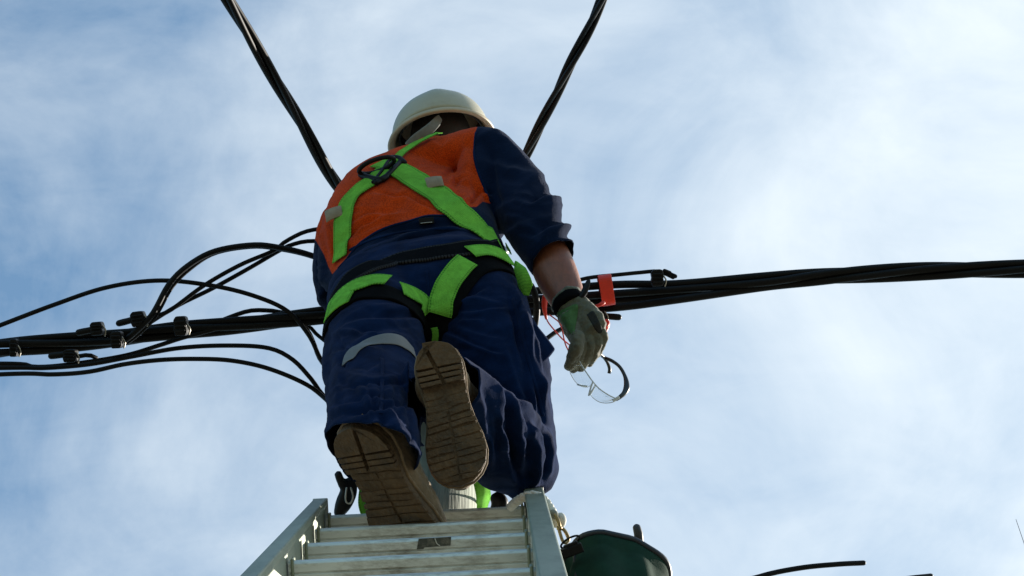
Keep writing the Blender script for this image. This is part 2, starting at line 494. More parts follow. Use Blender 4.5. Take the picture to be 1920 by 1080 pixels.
# green webbing with a woven bump and darker stitched edges (UV across the strap)
def webbing(name, color, stitch):
    m = bpy.data.materials.new(name); m.use_nodes = True
    nd, lk = m.node_tree.nodes, m.node_tree.links; b = nd['Principled BSDF']
    b.inputs['Roughness'].default_value = 0.9; b.inputs['Specular IOR Level'].default_value = 0.04
    uv = N(nd, 'ShaderNodeUVMap'); sp = N(nd, 'ShaderNodeSeparateXYZ'); lk.new(uv.outputs[0], sp.inputs[0])
    def mth(op, a, b_=None):
        q = N(nd, 'ShaderNodeMath', operation=op)
        for i, v in enumerate((a, b_)):
            if v is None: continue
            if isinstance(v, (int, float)): q.inputs[i].default_value = v
            else: lk.new(v, q.inputs[i])
        return q.outputs[0]
    edge = mth('ABSOLUTE', mth('SUBTRACT', sp.outputs[0], 0.5))
    line = mth('MAXIMUM', mth('LESS_THAN', mth('ABSOLUTE', mth('SUBTRACT', edge, 0.42)), 0.024), mth('GREATER_THAN', edge, 0.475))
    dash = mth('GREATER_THAN', mth('FRACT', mth('MULTIPLY', sp.outputs[1], 170.0)), 0.3)
    msk = mth('MULTIPLY', mth('MULTIPLY', line, dash), 0.8)
    nz = N(nd, 'ShaderNodeTexNoise'); nz.inputs['Scale'].default_value = 55; nz.inputs['Detail'].default_value = 5
    t2 = N(nd, 'ShaderNodeTexCoord'); lk.new(t2.outputs['Object'], nz.inputs['Vector'])
    mr = N(nd, 'ShaderNodeMapRange'); mr.inputs['From Min'].default_value = 0.3; mr.inputs['From Max'].default_value = 0.7
    mr.inputs['To Min'].default_value = 0.78; mr.inputs['To Max'].default_value = 1.12
    lk.new(nz.outputs['Fac'], mr.inputs['Value'])
    mx = N(nd, 'ShaderNodeMix', data_type='RGBA', blend_type='MULTIPLY'); mx.inputs['Factor'].default_value = 1
    mx.inputs['A'].default_value = (*color, 1); lk.new(mr.outputs[0], mx.inputs['B'])
    # uneven threads and grime
    nz3 = N(nd, 'ShaderNodeTexNoise'); nz3.inputs['Scale'].default_value = 620; nz3.inputs['Detail'].default_value = 2; lk.new(t2.outputs['Object'], nz3.inputs['Vector'])
    nz4 = N(nd, 'ShaderNodeTexNoise'); nz4.inputs['Scale'].default_value = 14; nz4.inputs['Detail'].default_value = 8; nz4.inputs['Roughness'].default_value = 0.75; lk.new(t2.outputs['Object'], nz4.inputs['Vector'])
    g3 = N(nd, 'ShaderNodeMapRange'); g3.inputs['From Min'].default_value = 0.3; g3.inputs['From Max'].default_value = 0.7; g3.inputs['To Min'].default_value = 0.82; g3.inputs['To Max'].default_value = 1.15; lk.new(nz3.outputs['Fac'], g3.inputs['Value'])
    g4 = N(nd, 'ShaderNodeMapRange'); g4.inputs['From Min'].default_value = 0.45; g4.inputs['From Max'].default_value = 0.75; g4.inputs['To Min'].default_value = 1.0; g4.inputs['To Max'].default_value = 0.62; lk.new(nz4.outputs['Fac'], g4.inputs['Value'])
    mg = N(nd, 'ShaderNodeMix', data_type='RGBA', blend_type='MULTIPLY'); mg.inputs['Factor'].default_value = 1; lk.new(mx.outputs['Result'], mg.inputs['A']); lk.new(mth('MULTIPLY', g3.outputs[0], g4.outputs[0]), mg.inputs['B']); mx = mg
    mx2 = N(nd, 'ShaderNodeMix', data_type='RGBA'); lk.new(msk, mx2.inputs['Factor'])
    lk.new(mx.outputs['Result'], mx2.inputs['A']); mx2.inputs['B'].default_value = (*stitch, 1)
    lk.new(mx2.outputs['Result'], b.inputs['Base Color'])
    wv = mth('ADD', mth('SINE', mth('MULTIPLY', sp.outputs[0], 95.0)), mth('SINE', mth('MULTIPLY', sp.outputs[1], 2600.0)))
    bp = N(nd, 'ShaderNodeBump'); bp.inputs['Strength'].default_value = 0.5; bp.inputs['Distance'].default_value = 0.0008
    lk.new(wv, bp.inputs['Height']); lk.new(bp.outputs[0], b.inputs['Normal'])
    return m
M['dark_leather'] = mat('dark_mesh_pad', (0.030, 0.030, 0.028), 0.9, var=0.4, vscale=120, bump=0.8, bscale=300, spec=0.1)
M['green_web'] = webbing('green_webbing', (0.205, 0.58, 0.068), (0.04, 0.15, 0.02))
M['belt'] = webbing('black_belt_webbing', (0.004, 0.0045, 0.006), (0.06, 0.06, 0.065))

# two-tone work shirt: the sewn panel edge is stored on the cloth itself
def shirt_mat():
    m = bpy.data.materials.new('orange_and_navy_drill'); m.use_nodes = True
    nd, lk = m.node_tree.nodes, m.node_tree.links; b = nd['Principled BSDF']
    b.inputs['Roughness'].default_value = 0.9; b.inputs['Specular IOR Level'].default_value = 0.015
    b.inputs['Sheen Weight'].default_value = 0.08; b.inputs['Sheen Tint'].default_value = (0.75, 0.8, 1, 1)
    at = N(nd, 'ShaderNodeAttribute', attribute_name='panel')
    st = N(nd, 'ShaderNodeMapRange'); st.inputs['From Min'].default_value = -0.8; st.inputs['From Max'].default_value = 0.8
    lk.new(at.outputs['Fac'], st.inputs['Value'])
    tcn = N(nd, 'ShaderNodeTexCoord')
    nz = N(nd, 'ShaderNodeTexNoise'); nz.inputs['Scale'].default_value = 16; nz.inputs['Detail'].default_value = 6
    lk.new(tcn.outputs['Object'], nz.inputs['Vector'])
    mr = N(nd, 'ShaderNodeMapRange'); mr.inputs['From Min'].default_value = 0.3; mr.inputs['From Max'].default_value = 0.7
    mr.inputs['To Min'].default_value = 0.8; mr.inputs['To Max'].default_value = 1.15
    lk.new(nz.outputs['Fac'], mr.inputs['Value'])
    vo = N(nd, 'ShaderNodeTexVoronoi'); vo.inputs['Scale'].default_value = 330
    lk.new(tcn.outputs['Object'], vo.inputs['Vector'])
    mr3 = N(nd, 'ShaderNodeMapRange'); mr3.inputs['To Min'].default_value = 1.12; mr3.inputs['To Max'].default_value = 0.6
    mr3.inputs['From Max'].default_value = 0.75
    lk.new(vo.outputs['Distance'], mr3.inputs['Value'])
    o1 = N(nd, 'ShaderNodeMix', data_type='RGBA', blend_type='MULTIPLY'); o1.inputs['Factor'].default_value = 1
    o1.inputs['A'].default_value = (0.66, 0.062, 0.005, 1); lk.new(mr3.outputs[0], o1.inputs['B'])
    mx = N(nd, 'ShaderNodeMix', data_type='RGBA'); lk.new(st.outputs[0], mx.inputs['Factor'])
    mx.inputs['A'].default_value = (0.0026, 0.0092, 0.031, 1); lk.new(o1.outputs['Result'], mx.inputs['B'])
    ml = N(nd, 'ShaderNodeMix', data_type='RGBA', blend_type='MULTIPLY'); ml.inputs['Factor'].default_value = 1
    lk.new(mx.outputs['Result'], ml.inputs['A']); lk.new(mr.outputs[0], ml.inputs['B'])
    lk.new(ml.outputs['Result'], b.inputs['Base Color'])
    bp = N(nd, 'ShaderNodeBump'); bp.inputs['Strength'].default_value = 0.55; bp.inputs['Distance'].default_value = 0.0015
    lk.new(vo.outputs['Distance'], bp.inputs['Height']); bp.invert = True
    lk.new(bp.outputs[0], b.inputs['Normal'])
    return m
M['shirt'] = shirt_mat()

def clear_mat():
    m = bpy.data.materials.new('clear_polycarbonate'); m.use_nodes = True
    nd, lk = m.node_tree.nodes, m.node_tree.links; out = nd['Material Output']
    nd.remove(nd['Principled BSDF'])
    tr = N(nd, 'ShaderNodeBsdfTransparent'); tr.inputs[0].default_value = (0.94, 0.96, 0.97, 1)
    gl = N(nd, 'ShaderNodeBsdfGlossy'); gl.inputs['Roughness'].default_value = 0.03
    fr = N(nd, 'ShaderNodeFresnel'); fr.inputs[0].default_value = 1.5
    ms = N(nd, 'ShaderNodeMixShader'); lk.new(fr.outputs[0], ms.inputs[0]); lk.new(tr.outputs[0], ms.inputs[1]); lk.new(gl.outputs[0], ms.inputs[2])
    lk.new(ms.outputs[0], out.inputs[0])
    return m
M['clear'] = clear_mat()
M['clear_edge'] = mat('clear_plastic_edge', (0.62, 0.66, 0.68), 0.2, spec=0.6)

# ------------------------------------------------------------------ ground
def ground():
    m = mat('dry_ground', (0.105, 0.10, 0.075), 0.9, var=0.25, vscale=0.6, dark=(0.055, 0.07, 0.03), dscale=0.25, damt=0.6, bump=0.6, bscale=3, bdist=0.03)
    n = 24; r = 1500.0
    g = np.sign(np.linspace(-1, 1, n)) * np.abs(np.linspace(-1, 1, n)) ** 3 * r
    V = [(x, y, 0) for y in g for x in g]
    Fc = [[j * n + i, j * n + i + 1, (j + 1) * n + i + 1, (j + 1) * n + i] for j in range(n - 1) for i in range(n - 1)]
    tag(add('ground', V, Fc, m, origin=np.zeros(3)), kind='structure')
ground()

# ------------------------------------------------------------------ pole
pole_base_top = P(800, 935, 5.13)
PX, PY = pole_base_top[0], pole_base_top[1]
POLE_TOP = pole_base_top[2] + 1.38
def pole():
    V = []; Fc = []; ns = 28; zs = list(np.linspace(-0.4, POLE_TOP - 0.02, 40)) + [POLE_TOP]
    for z in zs:
        r = 0.125 - 0.031 * max(z, 0) / POLE_TOP
        if z == POLE_TOP: r -= 0.015
        for j in range(ns):
            a = 2 * math.pi * j / ns
            rr = r * (1 + 0.025 * noise.noise(Vector((math.cos(a) * 3, math.sin(a) * 3, z * 0.4))) + 0.012 * noise.noise(Vector((math.cos(a) * 14, math.sin(a) * 14, z * 0.8))))
            V.append((PX + rr * math.cos(a), PY + rr * math.sin(a), z))
    for i in range(len(zs) - 1):
        for j in range(ns):
            k = (j + 1) % ns
            Fc.append([i * ns + j, i * ns + k, (i + 1) * ns + k, (i + 1) * ns + j])
    Fc.append([(len(zs) - 1) * ns + j for j in range(ns)])
    o = add('utility_pole', V, Fc, M['pole'], origin=np.array([PX, PY, 0]))
    tag(o, 'weathered grey wooden pole between the worker\'s legs behind the ladder', 'utility pole')
    # clamp band and hooks that carry the cables, behind the worker
    zb = P(800, 560, 5.87)[2]
    for z in (zb, POLE_TOP - 0.12):
        mb = MB(); pts = [(PX + 0.099 * math.cos(a), PY + 0.099 * math.sin(a), z) for a in np.linspace(0, 2 * math.pi, 40)]
        for sgn in (-1, 1):
            mb.addm(*tube_geo(np.array(pts) + np.array([0, 0, 0.012 * sgn]), 0.006, 8, caps='flat'))
        for a in (0.2, 2.9, -1.2):
            c = np.array([PX + 0.10 * math.cos(a), PY + 0.10 * math.sin(a), z]); d_ = np.array([math.cos(a), math.sin(a), 0])
            mb.addm(*tube_geo(catmull([c, c + d_ * 0.04, c + d_ * 0.06 + np.array([0, 0, -0.03]), c + d_ * 0.035 + np.array([0, 0, -0.05])], n=12), 0.007, 8))
        mb.build('clamp_band', M['steel'], o)
    return o
pole_o = pole()

# ------------------------------------------------------------------ ladder
LDIR = nrm(D((925 - 960) / F_PX, -(587 - 540) / F_PX, 1.0))
LAX = nrm(D(0.9988, 0.049, 0.0)); LAX = nrm(LAX - LDIR * (LAX @ LDIR))
LN = np.cross(LAX, LDIR);  LN = LN if LN @ UV > 0 else -LN
LTOP = P(799, 971, 4.83)
STEP = 0.2935
def ladder():
    t_ground = (LTOP[2] - 0.03) / LDIR[2]
    base = LTOP - LDIR * t_ground
    root = empty('extension_ladder', base)
    tag(root, 'worn aluminium ladder leaning on the pole under the worker\'s boots', 'ladder')
    for sgn, w, topext in ((-1, 0.027, 0.035), (1, 0.037, 0.06)):
        # channel rail: outer web with rolled flanges, extruded along the ladder
        hw = w / 2; hd = 0.043; x0 = sgn * (0.187 + hw)
        o = LTOP + LAX * x0
        lip = 0.004
        prof = [(-hw, -hd), (hw, -hd), (hw, -hd + 0.012), (hw - lip, -hd + 0.016), (hw - lip, hd - 0.016), (hw, hd - 0.012), (hw, hd), (-hw, hd), (-hw, hd - 0.012), (-hw + lip, hd - 0.016), (-hw + lip, -hd + 0.016), (-hw, -hd + 0.012)]
        mb = MB(); mb.addm(*prism_geo(prof, o, LAX, LN, LDIR, -t_ground, topext))
        r = mb.build('side_rail', M['alu_rail'], root, smooth=False); bevel(r, 0.003, 2)
        # plastic end cap on top of the rail
        mb = MB(); mb.addm(*prism_geo([(-hw - 0.001, -hd - 0.001), (hw + 0.001, -hd - 0.001), (hw + 0.001, hd + 0.001), (-hw - 0.001, hd + 0.001)], o, LAX, LN, LDIR, topext + 0.0005, topext + 0.006))
        c = mb.build('end_cap', M['connector'] if sgn > 0 else M['alu'], root, smooth=False); bevel(c, 0.002, 2)
    # rungs
    a = 0.0128; b = 0.0145
    prof = [(-a, -b), (-a * 0.3, -b - 0.002), (a * 0.8, -b), (a, -b * 0.55), (a * 0.86, -b * 0.35), (a * 0.86, -b * 0.25), (a, -b * 0.1), (a, b * 0.8), (a * 0.6, b), (-a, b)]
    # profile axes: x' = towards climber, y' = along ladder; the lower lip carries a groove
    n = int(t_ground / STEP)
    first = None
    for k in range(n):
        c = LTOP - LDIR * STEP * k
        mb = MB()
        pr = [(-0.0165, -0.012), (-0.014, -0.0155), (0.010, -0.0155), (0.013, -0.012), (0.013, 0.010), (0.009, 0.0135), (-0.0035, 0.0135), (-0.0045, 0.011), (-0.006, 0.011), (-0.007, 0.0135), (-0.0155, 0.0135), (-0.0165, 0.011)]
        # (u along LN, v along -LDIR)
        V, Fc = prism_geo([(p[0], p[1]) for p in pr], c, LN, -LDIR, LAX, -0.1885, 0.1885)
        if first is None:
            rg = add('rung', V, Fc, M['alu'], root, smooth=False, origin=c); bevel(rg, 0.0018, 2, 20); first = rg
        else:
            rg = first.copy(); COL.objects.link(rg); rg.location = (c - np.array(root.location)).tolist()
            rg.parent = root
        if k < 6:
            for sgn in (-1, 1):
                mb = MB(); mb.addm(*prism_geo([(-0.018, -0.019), (0.018, -0.019), (0.018, 0.0165), (-0.018, 0.0165)], c, LN, -LDIR, LAX, sgn * 0.1795, sgn * 0.1845))
                cl_ = mb.build('collar', M['alu_rail'], rg, smooth=False, origin=None); bevel(cl_, 0.002, 2)
        if k == 2:
            mb = MB(); cc = c - LDIR * 0.0142
            def q(u, v): return (u, v)
            pol = [(0.006 - 0.0, -0.009), (0.060, -0.0095), (0.058, 0.0048), (0.015, 0.0060), (0.013, 0.0085), (0.002, 0.0085)]
            mb.addm(*prism_geo([(x - 0.030 + 0.028, -y + 0.0045) for x, y in pol], cc, LAX, LN, -LDIR, 0.0, 0.0006))
            st = mb.build('sticker', M['sticker'], rg, smooth=False)
            mb = MB(); mb.addm(*tube_geo(catmull([cc - LDIR * 0.001 + LAX * 0.031 + LN * 0.0125, cc - LDIR * 0.001 + LAX * 0.034 + LN * 0.004, cc - LDIR * 0.001 + LAX * 0.0385 + LN * 0.0005], n=8), 0.0007, 6))
            mb.build('scratch', M['scratch'], rg)
    return root
ladder_o = ladder()

# ------------------------------------------------------------------ cables
def px_path(pts, step=0.012):
    return catmull([P(*p) for p in pts], step=step)

def twisted(name, pts, rs, nst, pitch, label, cat, group=None, spread=None, phase=0.0, wob=0.15, step=0.02):
    """bundle of insulated cores twisted round each other; spread(s) loosens it"""
    path = px_path(pts, step)
    path = np.vstack([path, path[-1] + nrm(path[-1] - path[-4]) * np.arange(step, 9.0, step)[:, None]])
    n = len(path); L = np.concatenate([[0], np.cumsum(np.linalg.norm(np.diff(path, axis=0), axis=1))])
    t, A, B = frames(path)
    root = empty(name, path[n // 2]); tag(root, label, cat, group)
    R0 = rs / math.sin(math.pi / nst) if nst > 1 else 0
    R0 = R0 * 0.995
    for k in range(nst):
        a = 2 * math.pi * (L / pitch + k / nst) + phase + wob * np.sin(L * 5 + k * 2)
        R = R0 * (1 + (spread(L / L[-1], L[-1]) if spread else 0)) 
        q = path + (np.cos(a) * R)[:, None] * A + (np.sin(a) * R)[:, None] * B
        mb = MB(); mb.addm(*tube_geo(q, rs, 16, 'flat'))
        mb.build('core', M['cable'], root)
    return root

twisted('aerial_cable', [(800, 562, 5.96), (700, 576, 5.91), (600, 592, 5.86), (440, 610, 5.84), (330, 620, 5.82), (230, 632, 5.8), (120, 643, 5.78), (0, 653, 5.75), (-200, 672, 5.7), (-1500, 770, 5.3)], 0.0088, 4, 1.2,
        'thick black twisted overhead cable left of the worker with many clamps', 'cable', 'overhead cables meeting at the pole',
        spread=lambda s, L_: 0.24 * np.exp(-((s * L_ - 0.98) / 0.2) ** 2), phase=0.6)
def right_cable():
    """cores run loose from the pole, then close up into a twist"""
    path = px_path([(1385, 533, 5.9), (1500, 522, 5.9), (1700, 510, 5.9), (1925, 504, 5.88), (2500, 490, 5.8), (3600, 470, 5.5), (9000, 400, 4.2)], 0.02)
    L = np.concatenate([[0], np.cumsum(np.linalg.norm(np.diff(path, axis=0), axis=1))])
    t, A, B = frames(path, UV)
    root = empty('aerial_cable', P(1500, 522, 5.9)); tag(root, 'thick black overhead cable right of the glove, loose cores closing into a twist', 'cable', 'overhead cables meeting at the pole')
    rs = 0.0092; R = rs / math.sin(math.pi / 4) * 0.99
    starts = [[(880, 555, 5.92), (1000, 546, 5.9), (1150, 534, 5.9), (1270, 532, 5.9)], [(880, 565, 5.9), (1000, 561, 5.88), (1150, 551, 5.88), (1270, 543, 5.89)],
              [(880, 572, 5.9), (1000, 572, 5.89), (1150, 563, 5.9), (1270, 553, 5.9)], [(880, 580, 5.88), (1000, 585, 5.86), (1150, 577, 5.86), (1270, 562, 5.87)]]
    for k, st in enumerate(starts):
        ang = (0.35, 1.9, 5.05, 3.5)[k]
        a = -2 * math.pi * L / 1.25 + ang + 0.12 * np.sin(L * 4 + k)
        q = path + (np.cos(a) * R)[:, None] * A + (np.sin(a) * R)[:, None] * B
        lead = [P(*p) for p in st]
        full = catmull(np.vstack([lead, q[3:60:6], q[60::10]]), step=0.02)
        mb = MB(); mb.addm(*tube_geo(full, rs, 16, 'flat')); mb.build('core', M['cable'], root)
right_cable()

twisted('aerial_cable', [(840, 470, 6.24), (760, 425, 6.2), (690, 400, 6.15), (636, 352, 6.08), (540, 190, 5.85), (428, 0, 5.6), (240, -330, 5.2), (-400, -1500, 4.2)], 0.0074, 3, 0.95,
        'black twisted overhead cable rising to the upper left from the worker\'s shoulder', 'cable', 'overhead cables meeting at the pole', phase=1.0)
twisted('aerial_cable', [(850, 470, 6.24), (900, 410, 6.2), (950, 350, 6.15), (988, 285, 6.08), (1060, 140, 5.85), (1128, 0, 5.65), (1260, -330, 5.2), (1700, -1500, 4.2)], 0.0064, 3, 0.75,
        'black twisted overhead cable with sunlit edge rising to the upper right', 'cable', 'overhead cables meeting at the pole', phase=0.2)

def service(pts, r, label, group='slack service cables looping left of the worker', step=0.015):
    mb = MB(); path = px_path(pts, step); mb.addm(*tube_geo(path, r, 16))
    o = mb.build('service_cable', M['cable'], origin=path[len(path) // 2]); tag(o, label, 'cable', group)
    return o
service([(-1450, 800, 5.3), (-800, 790, 5.45), (-400, 740, 5.6), (-60, 632, 5.7), (0, 610, 5.72), (100, 572, 5.75), (200, 539, 5.78), (300, 526, 5.8), (400, 536, 5.8), (480, 556, 5.82), (540, 584, 5.83), (580, 630, 5.82), (612, 690, 5.8), (690, 770, 5.65), (760, 790, 5.5), (800, 770, 5.45)], 0.0052,
        'long low-arched black cable crossing in front of the sky left of the worker')
service([(225, 640, 5.74), (240, 634, 5.73), (277, 600, 5.72), (293, 577, 5.73), (317, 533, 5.75), (350, 500, 5.77), (400, 472, 5.8), (467, 460, 5.82), (517, 463, 5.84), (593, 482, 5.86), (700, 530, 5.9), (800, 540, 5.98)], 0.0066,
        'thickest black loop arching from the clamp to the worker\'s side')
service([(228, 646, 5.75), (246, 637, 5.745), (283, 604, 5.74), (299, 580, 5.75), (323, 537, 5.77), (356, 504, 5.79), (402, 475, 5.82), (467, 463, 5.84), (517, 466, 5.86), (593, 484, 5.88), (700, 530, 5.92), (800, 540, 5.98)], 0.0050,
        'black cable lying tight under the thickest loop')
service([(262, 600, 5.76), (280, 595, 5.76), (317, 583, 5.77), (383, 535, 5.8), (450, 497, 5.82), (513, 470, 5.86), (540, 450, 5.87), (593, 430, 5.88), (700, 430, 5.92), (800, 540, 5.98)], 0.0050,
        'upper black cable of the crossing pair, ending highest beside the orange shirt')
service([(262, 618, 5.78), (278, 607, 5.78), (333, 573, 5.8), (400, 540, 5.82), (467, 503, 5.84), (520, 472, 5.88), (550, 458, 5.89), (593, 452, 5.9), (700, 460, 5.94), (800, 540, 5.98)], 0.0050,
        'lower black cable of the crossing pair, ending below the other beside the orange shirt')
service([(-1450, 780, 5.3), (-400, 690, 5.62), (0, 682, 5.7), (67, 688, 5.7), (133, 683, 5.72), (233, 667, 5.75), (300, 647, 5.78), (340, 634, 5.8), (400, 618, 5.82)], 0.0052,
        'black cable under the clamps that joins the thick cable from below')
service([(-1450, 790, 5.3), (-400, 700, 5.6), (0, 690, 5.68), (83, 690, 5.68), (167, 683, 5.7), (250, 668, 5.72), (333, 653, 5.74), (417, 648, 5.76), (500, 652, 5.78), (547, 673, 5.78), (583, 710, 5.77), (610, 745, 5.76), (680, 805, 5.62), (750, 810, 5.48), (800, 780, 5.42)], 0.0052,
        'upper of the two black cables drooping to the worker\'s left thigh')
service([(-1450, 800, 5.3), (-400, 725, 5.58), (0, 702, 5.66), (100, 702, 5.66), (167, 697, 5.67), (233, 683, 5.68), (300, 675, 5.7), (367, 673, 5.72), (433, 676, 5.73), (500, 690, 5.74), (567, 717, 5.74), (607, 745, 5.74), (680, 815, 5.6), (750, 825, 5.45), (800, 800, 5.38)], 0.0052,
        'lowest black cable drooping to the worker\'s left thigh')
service([(400, 608, 5.88), (430, 595, 5.87), (467, 583, 5.87), (500, 582, 5.87), (523, 585, 5.87), (600, 600, 5.88)], 0.0052,
        'short black hump of cable on top of the thick cable')
service([(520, 590, 5.9), (570, 613, 5.86), (587, 640, 5.84), (607, 683, 5.82), (680, 750, 5.68), (750, 770, 5.52), (800, 750, 5.47)], 0.0052,
        'black cable dropping steeply beneath the thick cable beside the hip')
service([(540, 595, 5.92), (580, 613, 5.88), (600, 632, 5.87), (680, 690, 5.76), (750, 700, 5.64), (800, 680, 5.60)], 0.0045,
        'thin short black cable beneath the thick cable next to the hip')
gR = 'black cables at the red band'
service([(1030, 545, 5.86), (1080, 527, 5.84), (1110, 520, 5.84), (1160, 515, 5.84), (1200, 511, 5.85), (1235, 509, 5.86), (1262, 520, 5.86)], 0.0046,
        'thin black wire above the cores ending in the clamp right of the red band', gR)
service([(940, 690, 5.7), (1000, 655, 5.76), (1025, 635, 5.78), (1045, 621, 5.8), (1075, 606, 5.83), (1110, 585, 5.86)], 0.0055,
        'short black cable curving from the trouser pocket to behind the glove', gR)
service([(940, 520, 5.8), (985, 528, 5.78), (1003, 550, 5.77), (1006, 590, 5.78), (995, 620, 5.8), (940, 660, 5.82)], 0.0075,
        'black cable bending down between the hip and the bare forearm', gR)
gE = 'cut cable ends at the bottom right'
service([(845, 1300, 4.50), (900, 1330, 4.55), (1050, 1340, 4.85), (1250, 1230, 5.2), (1350, 1112, 5.3), (1425, 1081, 5.35), (1500, 1065, 5.38), (1570, 1058, 5.4), (1619, 1055.5, 5.42)], 0.0056,
        'cut black cable end with rounded tip low in the sky right of the bag', gE)
service([(845, 1270, 4.55), (930, 1320, 4.6), (1150, 1340, 4.95), (1450, 1180, 5.2), (1600, 1108, 5.3), (1690, 1087, 5.35), (1745, 1080, 5.4)], 0.0056,
        'cut black cable end barely entering at the bottom edge', gE)

# ------------------------------------------------------------------ piercing clamps on the cables
AX_L = nrm(P(330, 620, 5.8) - P(0, 653, 5.75))
def connector(px, py, d, wx, hy, label, rot=0.0, stub=0, stub_v=0.0, tail=None, bolt=0, bolt_r=0.007, group='piercing clamps on the overhead cables'):
    c = P(px, py, d); s = d / F_PX
    ax = nrm(RV * math.cos(rad(rot)) + UV * math.sin(rad(rot))); ay = nrm(np.cross(FV, ax)); ay = ay if ay @ UV > 0 else -ay
    az = -FV
    root = empty('cable_clamp', c); tag(root, label, 'cable clamp', group)
    hx, hh = wx / 2 * s * 0.80, hy / 2 * s * 0.80
    pr = [(-hx * 0.8, -hh), (hx * 0.7, -hh), (hx, -hh * 0.6), (hx * 0.9, -hh * 0.1), (hx, hh * 0.2), (hx * 0.85, hh * 0.9), (hx * 0.4, hh), (-hx * 0.6, hh), (-hx, hh * 0.6), (-hx * 0.88, hh * 0.05), (-hx, -hh * 0.3)]
    mb = MB(); mb.addm(*prism_geo(pr, c, ax, ay, az, -0.020, 0.024)); b = mb.build('body', M['connector'], root, smooth=False); bevel(b, 0.003, 2)
    # raised ribs of the two jaws
    mb = MB()
    for v in (-0.45, 0.0, 0.45):
        mb.addm(*box_geo(c + ay * hh * v + az * 0.026, ax, ay, az, hx * 0.72, hh * 0.1, 0.0035))
    bevel(mb.build('rib', M['connector'], root, smooth=False), 0.001, 1)
    if stub:
        a = c + ax * stub * hx * 0.8 + ay * stub_v * hh; e = c + ax * stub * (hx + 24 * s) + ay * (stub_v * hh - 3 * s)
        mb = MB(); mb.addm(*tube_geo(catmull([a, (a + e) / 2, e], n=6), np.array([6.2, 6.2, 6.2, 6.4, 6.4, 6.2]) * s, 12)); mb.build('cable_cap', M['connector'], root)
    if bolt:
        a = c + ay * bolt * hh * 0.9; e = c + ay * bolt * (hh + 9 * s)
        mb = MB(); mb.addm(*cyl_geo(a, e, bolt_r, 6)); mb.addm(*cyl_geo(a, a + (e - a) * 0.35, bolt_r * 1.6, 14)); bevel(mb.build('bolt', M['connector'], root, smooth=False), 0.001, 1)
    if tail:
        mb = MB(); mb.addm(*tube_geo(px_path(tail), 0.005, 10)); mb.build('cable_tail', M['cable'], root)
    # metal bolt loop catching the light
    a = c + ax * hx * 0.95 - ay * hh * 0.35 + az * 0.012
    mb = MB(); mb.addm(*tube_geo(catmull([a + ay * 0.012, a + ax * 0.006, a - ay * 0.012 + ax * 0.003], n=8), 0.0018, 6)); mb.build('wire_bail', M['steel'], root)
    return root
connector(28, 652, 5.74, 20, 42, 'small rounded clamp nearest the left end of the thick cable')
connector(133, 667, 5.72, 32, 30, 'clamp hanging under the thick cable with a short tail to its right', stub=-1, stub_v=0.2, tail=[(148, 668, 5.72), (160, 666, 5.72), (172, 667, 5.73), (180, 671, 5.74)])
connector(183, 616, 5.74, 30, 32, 'clamp bulging from the top of the thick cable, with a sloped left end', stub=-1, stub_v=-0.1, rot=5)
connector(220, 637, 5.72, 28, 40, 'clamp where the thickest loop begins on the thick cable', bolt=0, rot=3)
connector(260, 598, 5.74, 34, 36, 'clamp with a blunt stub pointing left above the thick cable', stub=-1, stub_v=0.0, rot=8)
connector(340, 611, 5.74, 32, 46, 'tall clamp nearest the worker on the left thick cable', rot=3, bolt=0)
connector(1232, 521, 5.84, 30, 40, 'clamp on the right cable beyond the red band, with a bent tail', rot=2, tail=[(1246, 508, 5.84), (1256, 512, 5.84), (1262, 521, 5.84), (1258, 513, 5.84), (1266, 518, 5.84)])
connector(1122, 592, 5.84, 34, 26, 'clamp below the red band beside the glove, with a stub to its right', stub=1, stub_v=-0.1, rot=2)

# ------------------------------------------------------------------ red band, red seals
def red_band():
    c = P(1138, 544, 5.80); root = empty('red_band', c); tag(root, 'red plastic band wrapped round the loose black cores', 'band')
    ax = nrm(D(1, 0.18, 0)); ay = nrm(D(-0.15, 1, 0)); s = 5.8 / F_PX
    ax = nrm(ax - ay * (ax @ ay)); az = -FV
    out, inn = [], []
    hh, hd, t = 30 * s, 0.055, 0.0035
    def rr(h, d_, n=24):
        q = []
        for a in np.linspace(0, 2 * math.pi, n, endpoint=False):
            ca, sa = math.cos(a), math.sin(a); e = 2 / 5
            q.append((math.copysign(abs(ca) ** e, ca) * h, math.copysign(abs(sa) ** e, sa) * d_))
        return q
    o_, i_ = rr(hh, hd), rr(hh - t, hd - t); n = len(o_); V = []; hw = 12.5 * s
    for x in (-hw, hw):
        for ring in (o_, i_):
            for a, b in ring: V.append(c - az * 0.055 + ax * x + ay * a + az * b)
    Fc = []
    for j in range(n):
        k = (j + 1) % n
        Fc += [[j, k, 2 * n + k, 2 * n + j], [n + j, 3 * n + j, 3 * n + k, n + k], [j, n + j, n + k, k], [2 * n + j, 2 * n + k, 3 * n + k, 3 * n + j]]
    o = add('strip', V, Fc, M['red'], root, smooth=False); bevel(o, 0.001, 1)
    mb = MB(); mb.addm(*tube_geo(px_path([(1131, 568, 5.76), (1124, 572, 5.75), (1114, 575, 5.76)]), np.linspace(0.005, 0.003, len(px_path([(1131, 568, 5.76), (1124, 572, 5.75), (1114, 575, 5.76)]))), 8)); mb.build('tongue', M['red'], root)
    # back half passes behind the cores
    return root
red_band()
